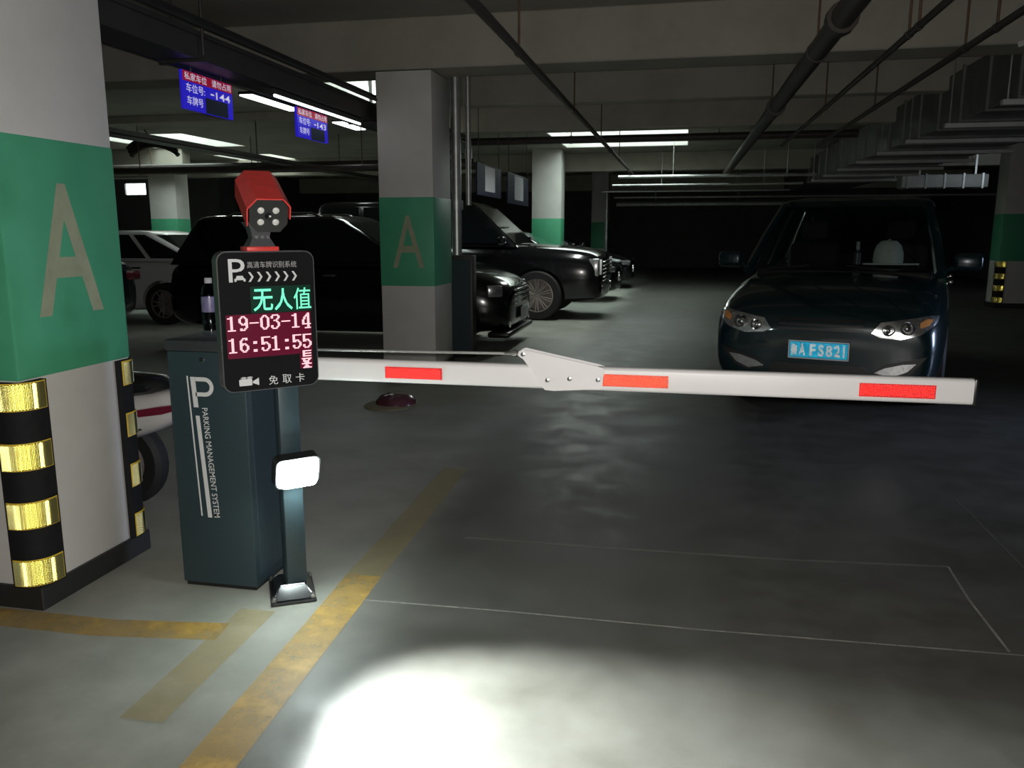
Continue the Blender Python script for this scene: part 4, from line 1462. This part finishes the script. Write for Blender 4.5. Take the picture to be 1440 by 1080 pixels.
# --- large black off-roader, next bay along
BIGP = [(-5.1, 0.88, 0.42, 1.0, 1.12), (-5.0, 0.97, 0.34, 1.05, 1.2), (-4.5, 1.0, 0.28, 1.08, 1.24), (-2.0, 1.0, 0.27, 1.07, 1.22), (-1.6, 1.0, 0.27, 1.06, 1.21), (-0.9, 0.99, 0.28, 1.04, 1.18),
        (-0.25, 0.96, 0.30, 1.0, 1.13), (-0.04, 0.90, 0.32, 0.94, 1.05), (0.02, 0.82, 0.38, 0.86, 0.96)]
big = car('off_roader', 'large black off-roader with upright headlights and many-spoked wheels', (-1.28, 14.0), 0.0, 5.1, 2.0, 'blackcar', BIGP,
          (1.17, 1.90, -1.35, -2.15, -5.0, -4.8, 0.92, 0.76), (-1.02, -4.0), 0.40, 10)
for s in (-1, 1):
    lamp_ = part('headlight', box(BM(), (-0.14, -0.1, -0.15), (0.03, 0.1, 0.13), 0.025, Matrix.Translation((-0.06, s * 0.80, 0.86))), M['lampglass'], big)
    part('lamp_bar', box(BM(), (-0.02, s * 0.90 - 0.012, 0.74), (0.015, s * 0.90 + 0.012, 0.98), 0.006), M['print'], lamp_)
    part('fog_light', lathe(BM(), [(0, 0.02), (0.06, 0.015), (0.065, 0)], 12, Matrix.Translation((0.0, s * 0.75, 0.5)) @ Matrix.Rotation(R(90), 4, 'Y')), M['chrome'], big)
bm = BM()
for k in range(6):
    box(bm, (-0.05, -0.62, 0.62 + k * 0.06), (0.04, 0.62, 0.645 + k * 0.06), 0.006)
part('grille', bm, M['chrome'], big)

# --- two more dark cars further along the row
SEDP = [(-4.6, 0.80, 0.36, 0.78, 0.98), (-4.5, 0.93, 0.26, 0.82, 1.03), (-3.9, 1.0, 0.20, 0.85, 1.05), (-1.8, 1.0, 0.17, 0.84, 0.99), (-1.2, 0.99, 0.18, 0.82, 0.95), (-0.5, 0.97, 0.19, 0.74, 0.86),
        (-0.12, 0.90, 0.2, 0.66, 0.76), (0.0, 0.76, 0.26, 0.55, 0.66)]
SEDC = (0.97, 1.44, -1.25, -2.15, -4.0, -3.3, 0.80, 0.58)
for i, (nx, ny, lbl) in enumerate(((-1.30, 17.6, 'black saloon parked just past the big off-roader'), (-1.25, 21.6, 'black saloon deepest along the row, only its lamps catching light'))):
    c_ = car('saloon_car', lbl, (nx, ny), 0.0, 4.6, 1.8, 'blackcar', SEDP, SEDC, (-0.9, -3.6), 0.32, 5)
    for s in (-1, 1):
        part('headlight', box(BM(), (-0.2, -0.15, -0.06), (0.02, 0.15, 0.06), 0.03, Matrix.Translation((-0.14, s * 0.62, 0.66)) @ Matrix.Rotation(R(-s * 30), 4, 'Z')), M['lampglass'], c_)
    part('grille', box(BM(), (-0.05, -0.4, 0.42), (0.02, 0.4, 0.6), 0.01), M['chrome'], c_)

# --- cars behind the near pillar
nav = car('saloon_car', 'dark navy saloon with a blue number plate at the green pillar edge', (-12.0, 9.4), math.pi, 4.6, 1.8, 'navycar', SEDP, SEDC, (-0.9, -3.6), 0.32, 5)
number_plate(nav, [('鲁A17M02', 0.0, 0.36)], (-4.62, 0, 0.52), -1)
for s in (-1, 1):
    part('tail_light', box(BM(), (-0.03, -0.16, -0.06), (0.05, 0.16, 0.06), 0.02, Matrix.Translation((-4.55, s * 0.66, 0.82))), M['redlens'], nav)
wht = car('saloon_car', 'white saloon with a glinting roof edge behind the black wagon', (-11.4, 12.1), math.pi, 4.6, 1.8, 'whitecar', SEDP, (0.97, 1.42, -1.25, -2.15, -4.2, -3.2, 0.80, 0.60), (-0.9, -3.6), 0.32, 5)
for s in (-1, 1):
    part('tail_light', box(BM(), (-0.03, -0.16, -0.06), (0.05, 0.16, 0.06), 0.02, Matrix.Translation((-4.55, s * 0.66, 0.82))), M['redlens'], wht)

# --- dark teal minivan facing the barrier
VANP = [(-4.5, 0.84, 0.40, 0.9, 1.10), (-4.42, 0.95, 0.30, 0.95, 1.12), (-4.0, 1.0, 0.22, 0.98, 1.12), (-2.0, 1.0, 0.20, 0.97, 1.09), (-1.3, 1.0, 0.20, 0.95, 1.07), (-0.95, 0.995, 0.21, 0.92, 1.04),
        (-0.5, 0.985, 0.21, 0.86, 0.97), (-0.22, 0.97, 0.22, 0.79, 0.90), (-0.05, 0.93, 0.22, 0.72, 0.82), (0.03, 0.88, 0.24, 0.66, 0.75), (0.05, 0.82, 0.30, 0.58, 0.66)]
VRZ = R(-90 - 16)
van = car('minivan', 'dark teal minivan facing the barrier with a white cap behind its windscreen', (1.05, 6.6), VRZ, 4.5, 1.76, 'tealcar', VANP,
          (1.06, 1.72, -0.92, -1.85, -4.40, -4.2, 0.82, 0.64), (-0.92, -3.6), 0.33, 5, open_cabin=True, splits=(0.0, 0.33, 0.68, 1.0))


def mir(poly, s):
    return [(s * y, z) for y, z in (poly if s > 0 else poly[::-1])]


for s in (-1, 1):
    hl = decal(van, 'headlight', mir([(0.36, 0.665), (0.42, 0.635), (0.56, 0.625), (0.69, 0.665), (0.795, 0.75), (0.80, 0.795), (0.74, 0.80), (0.60, 0.775), (0.42, 0.745)], s), 'lampglass', 0.010)
    for (y, z, r) in ((0.475, 0.69, 0.042), (0.60, 0.71, 0.052)):
        x = surf_x(van, s * y, z) + 0.012
        bm = lathe(BM(), [(r, -0.01), (r * 0.98, 0.018), (r * 0.86, 0.012), (r * 0.6, -0.002), (r * 0.3, 0.010), (0, 0.016)], 18,
                   Matrix.Translation((x, s * y, z)) @ Matrix.Rotation(R(s * 14), 4, 'Z') @ Matrix.Rotation(R(84), 4, 'Y'))
        part('lamp_bowl', bm, M['chrome'], hl)
    decal(van, 'indicator_lens', mir([(0.685, 0.715), (0.74, 0.735), (0.765, 0.775), (0.72, 0.78), (0.68, 0.75)], s), 'amber', 0.016, parent=hl)
    fp = decal(van, 'fog_pocket', mir([(0.38, 0.365), (0.52, 0.325), (0.64, 0.37), (0.75, 0.51), (0.60, 0.47), (0.46, 0.43)], s), 'black', 0.006)
    decal(van, 'fog_lens', mir([(0.40, 0.37), (0.52, 0.345), (0.62, 0.39), (0.68, 0.455), (0.59, 0.445), (0.47, 0.41)], s), 'lampglass', 0.014, parent=fp)
for k in range(3):
    z = 0.665 + k * 0.035
    decal(van, 'grille_bar', [(-0.30, z), (0.30, z), (0.31, z + 0.016), (-0.31, z + 0.016)], 'black', 0.012)
decal(van, 'air_intake', rrect(-0.36, 0.285, 0.36, 0.405, 0.05, 3), 'black', 0.006)
PLT = [('鲁', -0.178, 0.048), ('A', -0.118, 0.048), ('F', -0.040, 0.044), ('S', 0.020, 0.044), ('8', 0.078, 0.044), ('2', 0.136, 0.044), ('1', 0.184, 0.016)]
number_plate(van, PLT, (surf_x(van, 0, 0.52) + 0.012, 0, 0.515), 1, retro_on=True)
part('dashboard', box(BM(), (-1.9, -0.72, 0.9), (-1.0, 0.72, 1.085), 0.05), M['black'], van)
for s in (-1, 1):
    part('wiper', tube(BM(), [(-0.93, s * 0.55 - 0.1, 1.075), (-0.99, s * 0.15 - 0.1, 1.12)], 0.008, 6), M['black'], van)
    bm = BM()
    box(bm, (-2.45, s * 0.40 - 0.24, 0.6), (-2.25, s * 0.40 + 0.24, 1.30), 0.06)
    box(bm, (-2.40, s * 0.40 - 0.13, 1.33), (-2.28, s * 0.40 + 0.13, 1.52), 0.05)
    part('front_seat', bm, M['seat'], van)
bm = BM()
k_ = 20
mt = Matrix.Translation((-1.78, 0.40, 1.07)) @ Matrix.Rotation(R(-65), 4, 'Y')
tube(bm, [mt @ Vector((0.18 * math.cos(2 * math.pi * i / k_), 0.18 * math.sin(2 * math.pi * i / k_), 0)) for i in range(k_ + 1)], 0.015, 8)
part('steering_wheel', bm, M['black'], van)
# white cap and small tag lying on the dashboard: things of their own
vm = Matrix.Translation((1.05, 6.6, 0)) @ Matrix.Rotation(VRZ, 4, 'Z')


def at_van(x, y, z):
    return vm @ Vector((x, y, z))


cp = at_van(-1.56, 0.34, 1.118)
cap = thing('cap', 'white baseball cap lying on the dark minivan dashboard', 'cap', tuple(cp), R(0))
cap.scale = (1.18, 1.18, 1.12)
bm = lathe(BM(), [(0.10, 0.0), (0.108, 0.03), (0.105, 0.09), (0.088, 0.15), (0.055, 0.185), (0.0, 0.195)], 24)
part('crown', bm, M['cap'], cap)
bm = BM()
prism(bm, [(-0.20, -0.09), (-0.19, -0.13), (-0.10, -0.16), (0.10, -0.16), (0.19, -0.13), (0.20, -0.09), (0.10, -0.05), (0.08, 0.06), (-0.08, 0.06), (-0.10, -0.05)][::-1], (0, 0, 0.0), (1, 0, 0), (0, 1, 0), (0, 0, 1), 0.012)
part('brim', bm, M['cap'], cap)
part('button', lathe(BM(), [(0.010, 0.193), (0.008, 0.2), (0, 0.202)], 10), M['cap'], cap)
tp = at_van(-1.35, 0.10, 1.12)
tg = thing('air_freshener', 'tiny pale bottle standing on the minivan dashboard beside the cap', 'bottle', tuple(tp))
part('bottle_body', lathe(BM(), [(0, 0), (0.03, 0), (0.03, 0.10), (0.012, 0.12), (0.012, 0.13)], 12), M['rim_edge'], tg)
part('bottle_cap', lathe(BM(), [(0.016, 0.13), (0.016, 0.20), (0, 0.202)], 12), M['frost'], tg)

# ------------------------------------------------------------------ white scooter behind the near pillar
sco = thing('electric_scooter', 'white electric scooter with a black saddle and red tail light behind the pillar', 'scooter', (-3.1, 3.62, 0))
ey = 3.62
bm = BM()
sec = [(-3.25, 0.10, 0.62, 0.67), (-3.15, 0.14, 0.60, 0.70), (-2.9, 0.155, 0.585, 0.71), (-2.68, 0.15, 0.58, 0.70), (-2.57, 0.12, 0.60, 0.69), (-2.52, 0.05, 0.625, 0.665)]
rings = []
for x, hwid, z0, z1 in sec:
    rings.append([bm.verts.new((x, ey + hwid * math.cos(t_), (z0 + z1) / 2 + (z1 - z0) / 2 * math.sin(t_))) for t_ in [2 * math.pi * k / 16 for k in range(16)]])
for a, b in zip(rings, rings[1:]):
    for k in range(16):
        bm.faces.new((a[k], a[(k + 1) % 16], b[(k + 1) % 16], b[k]))
bm.faces.new(rings[0]); bm.faces.new(rings[-1])
part('saddle', bm, M['scoot_seat'], sco, world=True)
bm = BM()
rings = []
for x, hwid, z0, z1 in [(-3.2, 0.12, 0.32, 0.60), (-2.95, 0.14, 0.33, 0.60), (-2.72, 0.14, 0.36, 0.60), (-2.55, 0.12, 0.42, 0.62), (-2.45, 0.10, 0.47, 0.635), (-2.40, 0.06, 0.51, 0.63)]:
    rings.append([bm.verts.new((x, ey + hwid * math.copysign(abs(math.cos(t_)) ** 0.6, math.cos(t_)), (z0 + z1) / 2 + (z1 - z0) / 2 * math.copysign(abs(math.sin(t_)) ** 0.6, math.sin(t_)))) for t_ in [2 * math.pi * k / 20 for k in range(20)]])
for a, b in zip(rings, rings[1:]):
    for k in range(20):
        bm.faces.new((a[k], a[(k + 1) % 20], b[(k + 1) % 20], b[k]))
bm.faces.new(rings[0]); bm.faces.new(rings[-1])
cowl = part('rear_cowl', bm, M['scooter'], sco, world=True)
bm = BM()
tlp = [(-2.635, 0.535), (-2.60, 0.505), (-2.47, 0.525), (-2.40, 0.545), (-2.40, 0.575), (-2.50, 0.56)]
prism(bm, tlp, (0, ey - 0.148, 0), (1, 0, 0), (0, 0, 1), (0, 1, 0), 0.07)
part('tail_light', bm, M['redlens'], sco, world=True, smooth=0)
part('cowl_vent', box(BM(), (-2.67, ey - 0.142, 0.432), (-2.61, ey - 0.115, 0.440), 0.002, Matrix.Identity(4), 1), M['black'], cowl, world=True)
for x in (-2.80, -4.0):
    bm = lathe(BM(), [(0.13, -0.04), (0.20, -0.05), (0.225, -0.03), (0.23, 0), (0.225, 0.03), (0.20, 0.05), (0.13, 0.04), (0.13, -0.04)], 28, Matrix.Translation((x, ey, 0.23)) @ Matrix.Rotation(R(90), 4, 'X'))
    wl = part('wheel', bm, M['tyre'], sco, world=True)
    part('hub', lathe(BM(), [(0, -0.045), (0.06, -0.045), (0.13, -0.03), (0.13, 0.03), (0.06, 0.045), (0, 0.045)], 20, Matrix.Translation((x, ey, 0.23)) @ Matrix.Rotation(R(90), 4, 'X')), M['rim'], wl, world=True)
part('footboard', box(BM(), (-3.75, ey - 0.13, 0.28), (-3.15, ey + 0.13, 0.34), 0.02), M['scooter'], sco, world=True)
bm = BM()
box(bm, (-0.03, -0.17, 0), (0.03, 0.17, 0.62), 0.03, Matrix.Translation((-3.72, ey, 0.30)) @ Matrix.Rotation(R(-14), 4, 'Y'))
part('front_shield', bm, M['scooter'], sco, world=True)
part('steering_column', tube(BM(), [(-4.0, ey, 0.23), (-3.88, ey, 0.60), (-3.80, ey, 1.02)], 0.025, 8), M['black'], sco, world=True)
part('handlebar', tube(BM(), [(-3.72, ey - 0.32, 1.05), (-3.80, ey - 0.12, 1.03), (-3.80, ey + 0.12, 1.03), (-3.72, ey + 0.32, 1.05)], 0.016, 8), M['black'], sco, world=True)

# ------------------------------------------------------------------ low domed object on the floor beyond the boom
dome = thing('floor_dome', 'small maroon dome with a tan rim on the floor under the boom', 'dome', (-2.27, 6.25, 0))
part('dome_shell', lathe(BM(), [(0.17, 0.025), (0.165, 0.045), (0.13, 0.085), (0.07, 0.105), (0, 0.11)], 28), M['maroon'], dome)
part('dome_rim', lathe(BM(), [(0, 0), (0.20, 0.0), (0.205, 0.012), (0.17, 0.028), (0, 0.028)], 28, Matrix.Translation((-0.05, -0.03, 0))), M['tan'], dome)
